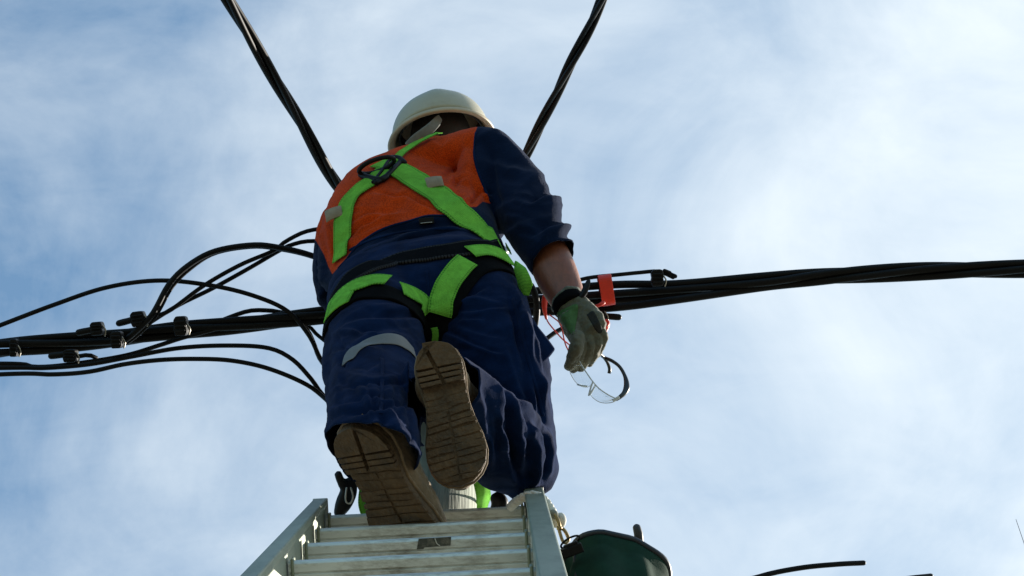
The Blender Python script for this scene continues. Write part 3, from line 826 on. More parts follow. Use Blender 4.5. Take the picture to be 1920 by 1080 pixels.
def red_seal():
    root = empty('red_seal', P(1023, 580, 5.72)); tag(root, 'red plastic seal hanging beside the bare forearm on a thin red wire', 'seal', 'red seals at the pole')
    pts = px_path([(1022, 556, 5.72), (1021, 568, 5.715), (1021, 580, 5.71), (1024, 597, 5.71)], 0.004)
    w = np.interp(np.linspace(0, 1, len(pts)), [0, 0.2, 0.6, 1], [5.0, 6, 4.5, 2.5]) * 5.7 / F_PX
    mb = MB(); mb.addm(*tube_geo(pts, w, 12)); mb.build('body', M['red'], root)
    for pts in ([(1023, 590, 5.71), (1027, 603, 5.70), (1042, 622, 5.66), (1056, 637, 5.6), (1072, 650, 5.5)],
                [(1054, 616, 5.58), (1056, 628, 5.57), (1060, 645, 5.55), (1067, 660, 5.5)],
                [(1054, 616, 5.58), (1050, 608, 5.6), (1046, 602, 5.64), (1030, 590, 5.7)]):
        mb = MB(); mb.addm(*tube_geo(px_path(pts, 0.006), 0.0016, 8)); mb.build('wire', M['red'], root)
    r2 = empty('red_seal', P(1130, 608, 5.74)); tag(r2, 'knotted loop of red cord under the black stub right of the glove', 'seal', 'red seals at the pole')
    mb = MB(); mb.addm(*tube_geo(px_path([(1134, 602, 5.76), (1139, 606, 5.75), (1137, 613, 5.74), (1130, 612, 5.74), (1127, 606, 5.75), (1133, 601, 5.76), (1140, 603, 5.75), (1140, 611, 5.75), (1135, 622, 5.74), (1130, 630, 5.74)], 0.005), 0.0034, 8)); mb.build('cord', M['red'], r2)
red_seal()


# ------------------------------------------------------------------ the worker
HUP = nrm(D(-0.15, 0.88, 0.44)); HFW = nrm(D(0.0, -0.45, 0.89)); HFW = nrm(HFW - HUP * (HFW @ HUP)); HRT = np.cross(HFW, HUP)
HC = P(827, 258, 6.10)                      # middle of the helmet's rim

def body():
    mb = MB()
    # head
    hc = HC - HUP * 0.012 + HFW * 0.005
    mb.addm(*ellipsoid_geo(hc, HRT, HFW, HUP, 0.076, 0.096, 0.105))
    mb.addm(*ellipsoid_geo(hc + HFW * 0.030 - HUP * 0.070, HRT, HFW, HUP, 0.056, 0.066, 0.055))        # jaw
    mb.addm(*ring_loft(np.array([hc + HFW * 0.092 - HUP * 0.002, hc + HFW * 0.108 - HUP * 0.03, hc + HFW * 0.105 - HUP * 0.042]), np.array([0.008, 0.014, 0.016]), np.array([0.01, 0.014, 0.012]), 12))  # nose
    for s in (-1, 1):
        mb.addm(*ellipsoid_geo(hc + HRT * 0.078 * s - HUP * 0.025 - HFW * 0.004, HFW, HUP, HRT, 0.020, 0.032, 0.009))
        mb.addm(*ellipsoid_geo(hc + HRT * 0.032 * s + HFW * 0.082 - HUP * 0.005, HRT, HFW, HUP, 0.017, 0.012, 0.012, 12, 8))
    mb.addm(*ellipsoid_geo(hc + HFW * 0.086 - HUP * 0.066, HRT, HFW, HUP, 0.024, 0.014, 0.009, 12, 8))   # lips
    # neck, trunk and limbs under the clothes
    nb = P(814, 312, 5.90)
    mb.addm(*ring_loft(catmull([nb - FV * 0.05 - UV * 0.03, nb, hc - HUP * 0.06 - HFW * 0.01], n=10), np.full(10, 0.060), np.full(10, 0.062)))
    mb.addm(*limb_geo([(790, 600, 5.3, 130, .10), (785, 520, 5.47, 120, .09), (770, 450, 5.63, 130, .10), (785, 375, 5.80, 95, .075), (808, 320, 5.88, 50, .05)]))
    mb.addm(*limb_geo([(668, 405, 5.79, 36, .045), (740, 345, 5.83, 44, .05), (830, 305, 5.84, 44, .05), (915, 290, 5.79, 36, .045)]))
    mb.addm(*limb_geo([(720, 560, 5.28, 62, .07), (695, 720, 4.92, 50, .055), (708, 800, 4.68, 36, .04), (712, 825, 4.60, 34, .035)]))
    mb.addm(*limb_geo([(890, 560, 5.30, 62, .07), (945, 720, 5.12, 56, .06), (982, 855, 4.99, 40, .045)]))
    mb.addm(*limb_geo([(980, 860, 4.98, 42, .05), (910, 800, 4.86, 42, .045), (840, 738, 4.74, 34, .036)]))
    # right arm to the bare forearm and wrist
    mb.addm(*limb_geo([(918, 290, 5.79, 40, .045), (975, 355, 5.69, 40, .045), (1003, 425, 5.58, 38, .04), (1026, 475, 5.50, 40, .042), (1044, 517, 5.44, 41, .043), (1060, 552, 5.39, 36, .034), (1073, 585, 5.34, 30, .028)]))
    # left arm reaching forward to the cables
    mb.addm(*limb_geo([(668, 405, 5.79, 38, .045), (642, 480, 5.78, 36, .042), (640, 545, 5.74, 36, .04), (690, 580, 5.78, 33, .038), (745, 575, 5.84, 28, .03)]))
    V, Fc = remesh(mb, 0.007, 5)
    o = add('person', V, Fc, [M['skin'], M['hair']], origin=P(740, 940, 4.75))
    # hair on the back and crown of the head
    q = V - hc
    fc = np.array([V[f].mean(axis=0) for f in Fc]) - hc
    hair = ((fc @ HFW) < 0.02) & ((fc @ HUP) > -0.062) & (np.linalg.norm(fc, axis=1) < 0.14)
    o.data.polygons.foreach_set('material_index', hair.astype(np.int32))
    tag(o, 'worker in orange and navy workwear, white helmet and green harness standing on the ladder', 'person')
    return o
person = body()

def tidy(V, Fc, planes):
    """pull the raw cut edges of a garment onto their hem planes and even them out"""
    from collections import Counter, defaultdict
    cnt = Counter()
    for f in Fc:
        for i in range(len(f)):
            a, b = f[i], f[(i + 1) % len(f)]; cnt[(a, b) if a < b else (b, a)] += 1
    nb = defaultdict(list)
    for (a, b), c in cnt.items():
        if c == 1: nb[a].append(b); nb[b].append(a)
    idx = np.array(sorted(nb))
    for it in range(8):
        V2 = V.copy()
        for i in idx:
            V2[i] = 0.5 * V[i] + 0.5 * np.mean([V[j] for j in nb[i]], axis=0)
        V = V2
        for p, n in planes:
            near = idx[np.abs((V[idx] - p) @ n) < 0.012]
            near = near[np.linalg.norm(V[near] - p, axis=1) < 0.22]
            V[near] -= np.outer((V[near] - p) @ n, n)
    return V

# ---- shirt
TORSO = [(790, 560, 5.42, 164, .12), (782, 520, 5.49, 168, .128), (770, 480, 5.56, 170, .13), (766, 440, 5.64, 164, .128), (772, 400, 5.73, 148, .115), (788, 362, 5.81, 112, .09), (806, 330, 5.87, 66, .065)]
def shirt():
    mb = MB()
    mb.addm(*limb_geo(TORSO, 36, 2.3))
    mb.addm(*limb_geo([(655, 412, 5.76, 52, .06), (700, 371, 5.80, 60, .068), (760, 334, 5.83, 58, .07), (830, 311, 5.83, 54, .07), (890, 284, 5.80, 44, .064), (920, 280, 5.77, 42, .06)], 28, 2.2))
    mb.addm(*limb_geo([(850, 460, 5.62, 70, .09), (880, 410, 5.67, 70, .085), (905, 350, 5.72, 62, .075), (915, 300, 5.76, 46, .06)], 24, 2.2))
    mb.addm(*limb_geo([(690, 480, 5.62, 70, .09), (675, 440, 5.70, 64, .08), (668, 415, 5.76, 50, .06)], 24, 2.2))
    # right sleeve
    mb.addm(*limb_geo([(916, 280, 5.77, 46, .06), (938, 316, 5.73, 54, .054), (966, 362, 5.67, 62, .060), (992, 402, 5.60, 60, .064), (1010, 440, 5.53, 54, .062), (1030, 480, 5.47, 47, .055), (1034, 490, 5.455, 45, .054)], 28, 2.1))
    # right collar edge
    # left sleeve
    mb.addm(*limb_geo([(655, 410, 5.77, 52, .06), (640, 470, 5.77, 50, .058), (640, 540, 5.73, 48, .056), (685, 580, 5.77, 44, .05), (715, 580, 5.80, 42, .046)], 28, 2.1))
    # collar
    nb = P(812, 318, 5.87)
    mb.addm(*ring_loft(catmull([nb - D(0, 0.02, 0.05), nb + D(0.004, 0.012, 0.02)], n=6), np.full(6, 0.073), np.full(6, 0.072)))
    V, Fc = remesh(mb, 0.0037, 14)
    rf = random.Random(11)
    FO = family(rf, (900, 400), (935, 450), (690, 440), (700, 500), 6, 7, 0.0045) + family(rf, (612, 420), (640, 500), (700, 380), (760, 440), 5, 6, 0.0035) + family(rf, (890, 290), (905, 380), (800, 330), (840, 400), 6, 6, 0.004) + family(rf, (930, 300), (950, 440), (995, 320), (1025, 470), 8, 7, 0.003) + family(rf, (592, 470), (598, 600), (622, 500), (630, 610), 6, 6, 0.005) + [
        # back folds
        ([(700, 366), (743, 377), (762, 374), (783, 388), (818, 400)], 6, 0.010),
        ([(640, 470), (680, 432), (720, 412), (752, 402)], 7, 0.009),
        ([(655, 425), (690, 405), (735, 402)], 6, 0.007),
        ([(872, 255), (880, 300), (878, 345), (892, 380)], 8, 0.007),
        ([(838, 300), (848, 330), (842, 368)], 8, 0.006),
        ([(885, 388), (905, 366), (924, 372)], 6, 0.010),
        ([(612, 400), (617, 440), (626, 490)], 6, 0.004),
        ([(600, 420), (604, 455), (612, 485)], 5, 0.003),
        ([(800, 262), (830, 278), (850, 262)], 7, 0.003),
        ([(665, 350), (690, 345), (712, 330)], 7, 0.003),
        # sleeve: elbow bunching
        ([(1085, 366), (1045, 363), (1015, 366), (990, 380)], 8, -0.013),
        ([(1030, 328), (1010, 332), (990, 338)], 9, 0.003),
        ([(1075, 388), (1035, 386), (1008, 388)], 10, 0.005),
        ([(1092, 420), (1055, 416), (1026, 424), (1008, 440)], 7, -0.010),
        ([(1090, 404), (1055, 402), (1022, 408)], 8, 0.002),
        ([(1090, 440), (1058, 430), (1030, 440), (1005, 462)], 9, 0.006),
        ([(1092, 465), (1070, 458), (1040, 472), (1005, 488)], 6, 0.005),
        ([(1080, 448), (1064, 445), (1050, 452)], 4, -0.005),
        ([(905, 255), (925, 300), (930, 350), (945, 400)], 8, -0.004),
        ([(925, 250), (950, 262), (985, 300)], 9, 0.004),
        ([(900, 300), (960, 322), (1020, 330)], 12, 0.004),
        ([(930, 395), (965, 380), (1000, 385)], 10, 0.004),
        ([(945, 440), (975, 425), (1010, 430)], 9, 0.005),
        # left flank
        ([(600, 470), (612, 520), (606, 570)], 6, 0.005),
        ([(625, 500), (612, 545), (596, 590)], 6, 0.004),
        ([(636, 512), (690, 474), (760, 448), (850, 434), (910, 440)], 10, 0.008),
        ([(650, 520), (700, 488), (770, 466), (850, 456)], 8, -0.006),
        ([(680, 450), (760, 425), (830, 415)], 6, -0.003),
    ]
    V = folds(V, Fc, FO, 0.0026, (15, 13, 8), 3.0)
    V = smooth(V, Fc, 1, 0.35)
    # cut the cuffs open beyond their hem lines
    px, py, d = to_px(V)
    cr0, cr1 = P(1030, 482, 5.46), None
    axis = nrm(P(1044, 517, 5.44) - P(1010, 440, 5.53))
    # the cuff runs slanted across the forearm
    cutR = ((V - P(1036, 484, 5.46)) @ nrm(axis + RV * 0.32)) > 0
    cutR &= (px > 960) & (py > 430)
    axl = nrm(P(745, 575, 5.84) - P(690, 580, 5.78)); cutL = ((V - P(712, 579, 5.795)) @ axl > 0) & (np.linalg.norm(V - P(712, 579, 5.795), axis=1) < 0.09) & (d > 5.68)
    cut = cutR | cutL
    Fc = [f for f in Fc if not any(cut[i] for i in f)]
    used = sorted({i for f in Fc for i in f}); mp = {k: i for i, k in enumerate(used)}
    V = V[used]; Fc = [[mp[i] for i in f] for f in Fc]
    V = tidy(V, Fc, [(P(1036, 484, 5.46), nrm(axis + RV * 0.32)), (P(712, 579, 5.795), axl)])
    px, py, d = to_px(V)
    # sewn boundary of the orange back panel
    poly = [(540, 300), (600, 260), (700, 200), (800, 190), (880, 200), (914, 200), (899, 228), (890, 250), (888, 285), (895, 320), (908, 352), (921, 382), (905, 378), (893, 388), (872, 388), (850, 398), (838, 405), (800, 404), (770, 413), (730, 424), (700, 438), (672, 458), (650, 484), (634, 502), (623, 514), (616, 500), (608, 478), (593, 452), (570, 430)]
    sd = poly_sd(px, py, poly)
    Nn = vnormals(V, Fc)
    sd = np.where((Nn @ FV) > 0.8, -6, sd)          # the panel is only on the back
    o = add('shirt', V, Fc, M['shirt'], person)
    at = o.data.attributes.new('panel', 'FLOAT', 'POINT'); at.data.foreach_set('value', np.clip(sd, -8, 8).astype(np.float32))
    so = o.modifiers.new('cloth', 'SOLIDIFY'); so.thickness = 0.0022; so.offset = -1
    return o, V, Fc
shirt_o, SV, SF = shirt()

# ---- trousers
def trousers():
    mb = MB()
    mb.addm(*limb_geo([(782, 530, 5.47, 166, .125), (788, 560, 5.42, 176, .14), (796, 590, 5.36, 184, .15), (800, 622, 5.29, 182, .15), (800, 650, 5.23, 160, .135)], 36, 2.4))
    mb.addm(*limb_geo([(706, 575, 5.27, 90, .10), (703, 640, 5.10, 92, .10), (701, 700, 4.95, 90, .097), (700, 755, 4.80, 88, .096), (700, 805, 4.66, 86, .096), (699, 830, 4.56, 86, .084), (700, 857, 4.47, 85, .072), (700, 880, 4.41, 84, .07)], 32, 2.2))
    mb.addm(*limb_geo([(893, 575, 5.30, 92, .105), (912, 640, 5.22, 100, .11), (930, 700, 5.14, 102, .108), (950, 765, 5.06, 86, .10), (972, 830, 4.99, 70, .085), (988, 872, 4.95, 55, .07)], 32, 2.2))
    mb.addm(*limb_geo([(990, 876, 4.98, 56, .075), (960, 850, 4.93, 78, .085), (922, 815, 4.87, 82, .09), (882, 777, 4.80, 79, .09), (860, 752, 4.75, 74, .084), (843, 736, 4.715, 68, .078), (828, 722, 4.685, 66, .074), (816, 711, 4.66, 64, .07)], 32, 2.2))
    # cloth hanging below the bent knee
    mb.addm(*limb_geo([(985, 862, 4.95, 40, .05), (978, 895, 4.90, 38, .045), (968, 918, 4.88, 24, .03)], 20, 2.0))
    V, Fc = remesh(mb, 0.0037, 14)
    rf = random.Random(5)
    FO = family(rf, (606, 600), (612, 850), (770, 610), (790, 850), 12, 7, 0.0075, 14) + family(rf, (640, 690), (760, 690), (690, 800), (785, 870), 6, 6, 0.008) + family(rf, (812, 560), (815, 620), (630, 540), (640, 640), 5, 6, 0.004) + family(rf, (822, 640), (822, 560), (950, 690), (960, 520), 7, 7, 0.006) + family(rf, (950, 530), (985, 540), (985, 780), (1030, 800), 9, 6, 0.0065) + family(rf, (925, 720), (1015, 790), (925, 900), (1025, 900), 7, 7, 0.0065, 6) + [
        # left leg
        ([(620, 640), (650, 612), (700, 598), (760, 606)], 8, 0.004),
        ([(618, 690), (650, 700), (700, 715), (760, 705)], 9, 0.003),
        ([(612, 745), (640, 730), (690, 742), (770, 728)], 9, 0.0045),
        ([(612, 770), (650, 765), (700, 752), (735, 760), (770, 790)], 7, 0.0065),
        ([(612, 790), (640, 778), (690, 772), (720, 772)], 6, -0.004),
        ([(716, 768), (740, 790), (765, 820), (785, 855)], 6, 0.008),
        ([(700, 778), (728, 800), (750, 830), (770, 868)], 7, -0.005),
        ([(740, 745), (765, 770), (788, 790)], 8, 0.005),
        ([(716, 640), (716, 700), (714, 760)], 2.2, 0.0022),
        ([(622, 660), (640, 690), (636, 740), (620, 780)], 7, 0.004),
        ([(608, 610), (612, 680), (606, 760), (612, 820)], 5, 0.006),
        ([(632, 625), (650, 665), (640, 700)], 5, -0.004),
        # seat
        ([(800, 500), (806, 560), (815, 620)], 7, -0.006),
        ([(700, 520), (760, 540), (800, 560)], 10, 0.003),
        # right thigh, long drape lines down the sunlit side
        ([(962, 535), (968, 575), (962, 590)], 6, 0.006),
        ([(975, 560), (990, 620), (1005, 690), (1018, 760)], 7, 0.008),
        ([(968, 590), (980, 650), (1000, 720), (1022, 800)], 6, -0.006),
        ([(955, 590), (966, 650), (985, 710), (1010, 790)], 7, 0.007),
        ([(945, 640), (958, 690), (975, 740), (1000, 790)], 7, 0.005),
        ([(1000, 620), (1018, 700), (1030, 780)], 6, 0.006),
        # right calf
        ([(868, 680), (900, 700), (945, 735), (990, 768), (1030, 812)], 6, 0.006),
        ([(925, 722), (936, 748), (940, 775), (938, 800)], 7, 0.012),
        ([(938, 800), (948, 840), (955, 880), (972, 915)], 8, 0.014),
        ([(944, 755), (956, 790), (962, 830), (965, 870)], 8, -0.013),
        ([(950, 740), (968, 780), (980, 815), (985, 850)], 8, 0.010),
        ([(985, 790), (1005, 820), (1012, 860), (1005, 905)], 9, 0.012),
        ([(972, 800), (990, 840), (996, 880), (992, 915)], 7, -0.010),
        ([(1018, 810), (1024, 850), (1016, 895)], 7, -0.012),
        ([(902, 790), (918, 830), (925, 870)], 8, 0.007),
        ([(890, 720), (905, 760), (912, 810)], 8, 0.005),
        ([(915, 815), (908, 850), (912, 890)], 7, -0.007),
    ]
    V = folds(V, Fc, FO, 0.0034, (8, 19, 10), 7.0)
    V = smooth(V, Fc, 1, 0.35)
    # cut hems open
    aL = nrm(P(706, 850, 4.55) - P(700, 790, 4.70)); aL = nrm(aL + RV * 0.0)
    pL = P(702, 838, 4.565)
    hB, hR, hL = P(668, 797, 4.462), P(784, 884, 4.535), P(614, 806, 4.54)
    nL = nrm(np.cross(hR - hB, hL - hB)); nL = nL if nL @ aL > 0 else -nL
    qx, qy, qd = to_px(V)
    cutL = ((V - hB) @ nL > 0) & (np.linalg.norm(V - P(706, 860, 4.5), axis=1) < 0.24) & (qx < 800) & (qd < 4.64)
    aR = nrm(P(832, 730, 4.72) - P(882, 777, 4.80)); pR = P(836, 730, 4.695)
    cutR = ((V - pR) @ aR > 0) & (np.linalg.norm(V - pR, axis=1) < 0.115) & (qd < 4.78) & (qx > 766)
    cut = cutL | cutR
    Fc = [f for f in Fc if not any(cut[i] for i in f)]
    used = sorted({i for f in Fc for i in f}); mp = {k: i for i, k in enumerate(used)}
    V = V[used]; Fc = [[mp[i] for i in f] for f in Fc]
    V = tidy(V, Fc, [(hB, nL), (pR, aR)])
    o = add('trousers', V, Fc, M['navy'], person)
    so = o.modifiers.new('cloth', 'SOLIDIFY'); so.thickness = 0.0025; so.offset = -1
    return o, V, Fc
trousers_o, TV, TF = trousers()
CLOTH = BVHTree.FromPolygons(np.vstack([SV, TV]).tolist(), SF + [[i + len(SV) for i in f] for f in TF])

def hit(px, py):
    o = Vector(CAM.tolist()); dr = Vector((P(px, py, 1.0) - CAM).tolist()).normalized()
    return CLOTH.ray_cast(o, dr)

# ---- straps that lie on the clothes
def strap(name, pts, width, mat_, parent, lift=0.004, thick=0.0022, nx=7, end_flat=True, step=0.008, sm=4, w_ends=None, skew=None):
    """pts in photo pixels, cast onto the clothes; (px, py, d) leaves the cloth"""
    C = []
    line = catmull([(p[0], p[1]) for p in pts], step=4.0)
    dd = None
    if any(len(p) > 2 for p in pts):
        L = np.concatenate([[0], np.cumsum([math.hypot(pts[i + 1][0] - pts[i][0], pts[i + 1][1] - pts[i][1]) for i in range(len(pts) - 1)])])
        Lf = np.linspace(0, L[-1], len(line)); dd = np.interp(Lf, L, [p[2] if len(p) > 2 else np.nan for p in pts])
    Nn = []
    for i, (x, y) in enumerate(line):
        if dd is not None and not np.isnan(dd[i]):
            C.append(P(x, y, dd[i])); Nn.append(-FV); continue
        h = hit(x, y)
        if h[0] is None: continue
        C.append(np.array(h[0])); n = np.array(h[1]); n = -n if n @ FV > 0 else n
        Nn.append(n)
    C, Nn = np.array(C), np.array(Nn)
    for _ in range(sm):
        C[1:-1] = 0.5 * C[1:-1] + 0.25 * (C[:-2] + C[2:]); Nn[1:-1] = 0.5 * Nn[1:-1] + 0.25 * (Nn[:-2] + Nn[2:])
    both = catmull(np.column_stack([C, Nn]), step=step); C, Nn = both[:, :3], both[:, 3:]
    Nn /= np.linalg.norm(Nn, axis=1)[:, None]
    t = np.gradient(C, axis=0); t /= np.linalg.norm(t, axis=1)[:, None]
    S = np.cross(t, Nn); S /= np.linalg.norm(S, axis=1)[:, None]
    for _ in range(3):
        S[1:-1] = 0.5 * S[1:-1] + 0.25 * (S[:-2] + S[2:])
    n = len(C); us = np.linspace(-0.5, 0.5, nx)
    T = np.zeros((n, nx, 3)); Q = np.zeros((n, nx, 3))
    H = np.zeros((n, nx))
    sk = skew or (0, 0)
    for i in range(n):
        for j, u in enumerate(us):
            e = (1 - i / (n - 1)) * sk[0] + i / (n - 1) * sk[1]
            p = C[i] + S[i] * u * width + t[i] * u * width * e * (1 if 0 < i < n - 1 or True else 0)
            r = CLOTH.find_nearest(Vector(p.tolist()))
            q, nn = np.array(r[0]), np.array(r[1])
            dist = (q - p) @ Nn[i]
            H[i, j] = np.clip(dist, -0.03, 0.03) if np.linalg.norm(q - p) < 0.04 else 0
            Q[i, j] = p
    # webbing is stiff: smooth the height field, then lift clear of the cloth
    for _ in range(3):
        H[1:-1] = 0.5 * H[1:-1] + 0.25 * (H[:-2] + H[2:]); H[:, 1:-1] = 0.5 * H[:, 1:-1] + 0.25 * (H[:, :-2] + H[:, 2:])
    V = []; Fc = []
    for i in range(n):
        for j in range(nx): V.append(Q[i, j] + Nn[i] * (H[i, j] + lift))
    for i in range(n):
        for j in range(nx): V.append(Q[i, j] + Nn[i] * (H[i, j] + lift - thick))
    m = n * nx
    for i in range(n - 1):
        for j in range(nx - 1):
            a, b, c, d = i * nx + j, i * nx + j + 1, (i + 1) * nx + j + 1, (i + 1) * nx + j
            Fc.append([a, b, c, d]); Fc.append([m + a, m + d, m + c, m + b])
    for i in range(n - 1):
        a, d = i * nx, (i + 1) * nx; Fc.append([a, d, m + d, m + a])
        a, d = i * nx + nx - 1, (i + 1) * nx + nx - 1; Fc.append([a, m + a, m + d, d])
    for j in range(nx - 1):
        a, b = j, j + 1; Fc.append([a, m + a, m + b, b])
        a, b = (n - 1) * nx + j, (n - 1) * nx + j + 1; Fc.append([a, b, m + b, m + a])
    o = add(name, V, Fc, mat_, parent)
    uvl = o.data.uv_layers.new(name='UVMap')
    Ls = np.concatenate([[0], np.cumsum(np.linalg.norm(np.diff(C, axis=0), axis=1))])
    vi = np.empty(len(o.data.loops), np.int32); o.data.loops.foreach_get('vertex_index', vi)
    k = vi % m
    uv = np.column_stack([(k % nx) / (nx - 1), Ls[k // nx]]).astype(np.float32)
    uvl.data.foreach_set('uv', uv.ravel())
    bevel(o, 0.0006, 1, 60)
    return o

def harness():
    root = empty('safety_harness', P(780, 450, 5.5)); root.parent = person
    root.location = (P(780, 450, 5.5) - worldloc(person)).tolist()
    G, B, BW = M['green_web'], M['black_web'], M['belt']
    # waist belt
    strap('waist_belt', [(628, 570), (640, 545), (662, 520), (700, 500), (760, 486), (820, 476), (880, 468), (920, 468), (952, 476), (970, 500)], 0.056, BW, root, lift=0.007, thick=0.005, step=0.01)
    # back straps crossing at the dorsal plate
    strap('back_strap', [(716, 306), (745, 318), (780, 340), (820, 366), (856, 396), (884, 420), (908, 440), (930, 452)], 0.068, G, root, lift=0.007)
    strap('back_strap', [(728, 318), (702, 338), (676, 356), (656, 378), (646, 404), (644, 430), (643, 460), (640, 488)], 0.048, G, root, lift=0.007)
    strap('shoulder_strap', [(738, 308), (750, 296), (760, 287), (778, 276), (802, 265), (828, 254), (846, 247)], 0.018, G, root, lift=0.010)
    # leg loops: black pads under green webbing
    strap('leg_pad', [(612, 612), (625, 588), (640, 572), (665, 556), (700, 549), (735, 556), (765, 572), (795, 598), (814, 632)], 0.058, B, root, lift=0.006, thick=0.005, step=0.01)
    strap('leg_pad', [(818, 640), (826, 600), (842, 560), (862, 530), (884, 508), (915, 498), (945, 503), (972, 525)], 0.058, B, root, lift=0.006, thick=0.005, step=0.01)
    strap('leg_strap', [(636, 584), (643, 563), (660, 546), (682, 537), (705, 532), (727, 532)], 0.060, G, root, lift=0.011, skew=(0, -0.5))
    strap('leg_strap', [(750, 545), (770, 556), (786, 570), (800, 588)], 0.046, G, root, lift=0.011)
    strap('leg_strap', [(821, 590), (828, 562), (841, 534), (860, 508), (876, 494)], 0.050, G, root, lift=0.011)
    strap('leg_strap', [(880, 480), (905, 478), (928, 482), (950, 494)], 0.042, G, root, lift=0.013)
    strap('leg_strap', [(817, 612), (819, 626), (818, 642)], 0.014, G, root, lift=0.010)
    strap('hip_strap', [(628, 566), (624, 582), (617, 604)], 0.018, G, root, lift=0.010)
    strap('hip_strap', [(960, 458), (966, 480), (972, 500), (978, 516)], 0.022, G, root, lift=0.012)
    # end of the leg strap hanging free at the right hip
    pts = [P(968, 492, 5.28), P(978, 512, 5.25), P(985, 535, 5.24), P(984, 556, 5.24)]
    path = catmull(pts, n=14); V = []; n = len(path)
    for i, c in enumerate(path):
        w = np.interp(i / (n - 1), [0, 0.3, 0.75, 1], [0.004, 0.014, 0.017, 0.009]); s = nrm(RV * 0.95 - FV * 0.5 + UV * 0.25)
        for off in (-0.001, 0.001):
            for u in (-1, 0, 1): V.append(c + s * w * u + np.cross(s, [0, 0, 1]) * (off + 0.004 * (u == 0)))
    Fc = []
    for i in range(n - 1):
        for j in range(2):
            a = i * 6 + j; Fc.append([a, a + 1, a + 7, a + 6]); b = a + 3; Fc.append([b, b + 6, b + 7, b + 1])
        Fc.append([i * 6, i * 6 + 6, i * 6 + 9, i * 6 + 3]); Fc.append([i * 6 + 2, i * 6 + 5, i * 6 + 11, i * 6 + 8])
    Fc += [[0, 3, 4, 1], [1, 4, 5, 2]]
    o = add('strap_end', V, Fc, G, root); o.data.uv_layers.new(name='UVMap')
    # tan keepers
    def keeper(x, y, hw, hh, rot, name='strap_keeper'):
        h = hit(x, y); c = np.array(h[0]); n = np.array(h[1]); n = -n if n @ FV > 0 else n
        n = nrm(n - FV * 0.8)
        ax = nrm(RV * math.cos(rad(rot)) + UV * math.sin(rad(rot))); ax = nrm(ax - n * (ax @ n)); ay = np.cross(n, ax)
        mb = MB(); V, Fc = [], []
        nx_ = 6
        for s in (0, 1):
            for i in range(nx_ + 1):
                u = -1 + 2 * i / nx_
                for v in (-1, 1):
                    V.append(c + ax * hw * u + ay * hh * v * (1 - 0.06 * u) + n * (0.0125 + 0.003 * s + 0.003 * (1 - u * u)))
        m = (nx_ + 1) * 2
        for i in range(nx_):
            a = i * 2; Fc += [[m + a, m + a + 2, m + a + 3, m + a + 1], [a, a + 1, a + 3, a + 2], [a, a + 2, m + a + 2, m + a], [a + 1, m + a + 1, m + a + 3, a + 3]]
        Fc += [[0, m, m + 1, 1], [m - 2, m - 1, 2 * m - 1, 2 * m - 2]]
        o = add(name, V, Fc, M['tan_keeper'], root); bevel(o, 0.001, 1, 50)
    keeper(815, 350, 0.0185, 0.0150, 17)
    keeper(631, 406, 0.0200, 0.0140, 12)
    # dorsal plate: two slotted bars and the big ring
    h = hit(725, 322); c = np.array(h[0]); n = np.array(h[1]); n = -n if n @ FV > 0 else n
    n = nrm(n - FV * 0.5)
    def on(x, y, up):
        hh = hit(x, y)
        b = np.array(hh[0]) if hh[0] is not None else c
        d = (b - CAM) @ FV
        return P(x, y, d) - FV * up
    def bar(pts, r, name, up=0.016):
        mb = MB(); mb.addm(*tube_geo(catmull([on(x, y, up) for x, y in pts], step=0.004), r, 10)); mb.build(name, M['connector'], root)
    bar([(678, 328), (692, 334), (712, 338), (724, 333)], 0.0075, 'plate_bar')
    bar([(706, 343), (722, 334), (738, 318), (752, 304)], 0.0060, 'plate_bar')
    bar([(700, 342), (716, 322), (728, 304), (734, 300)], 0.0040, 'plate_bar')
    bar([(736, 298), (748, 299), (757, 306)], 0.0085, 'plate_bar')
    c0 = (P(676, 322, (c - CAM) @ FV), P(738, 300, (c - CAM) @ FV))
    mid = (c0[0] + c0[1]) / 2 - FV * 0.018; ex = (c0[1] - c0[0]) / 2; ey = nrm(np.cross(ex, FV)) * 0.012 - FV * 0.018
    ey = -ey if ey @ UV < 0 else ey
    ring = [mid + ex * 1.05 * math.cos(a) + ey * math.sin(a) for a in np.linspace(0, 2 * math.pi, 40)]
    mb = MB(); mb.addm(*tube_geo(np.array(ring), 0.0052, 10, caps='flat')); mb.build('dorsal_ring', M['connector'], root)
    # small black buckle with bright edges in the middle of the lower back
    h = hit(800, 416); cb = np.array(h[0]); nb_ = np.array(h[1]); nb_ = -nb_ if nb_ @ FV > 0 else nb_
    ax = nrm(RV + UV * 0.1); ax = nrm(ax - nb_ * (ax @ nb_)); ay = np.cross(nb_, ax)
    mb = MB(); mb.addm(*box_geo(cb + nb_ * 0.006, ax, ay, nb_, 0.016, 0.007, 0.003)); bevel(mb.build('buckle', M['connector'], root, smooth=False), 0.001, 2)
    mb = MB(); mb.addm(*tube_geo(np.array([cb + nb_ * 0.0105 - ax * 0.012 - ay * 0.005, cb + nb_ * 0.0105 + ax * 0.002 - ay * 0.0048, cb + nb_ * 0.0105 + ax * 0.011 - ay * 0.005]), 0.0011, 6)); mb.build('buckle_pin', M['steel'], root)
    return root
harness_o = harness()

# grey reflective band round the left thigh
strap('reflective_band', [(650, 680), (660, 662), (676, 650), (698, 642), (722, 637), (744, 637), (762, 648), (776, 663)], 0.031, M['reflective'], person, lift=0.003, thick=0.0015)

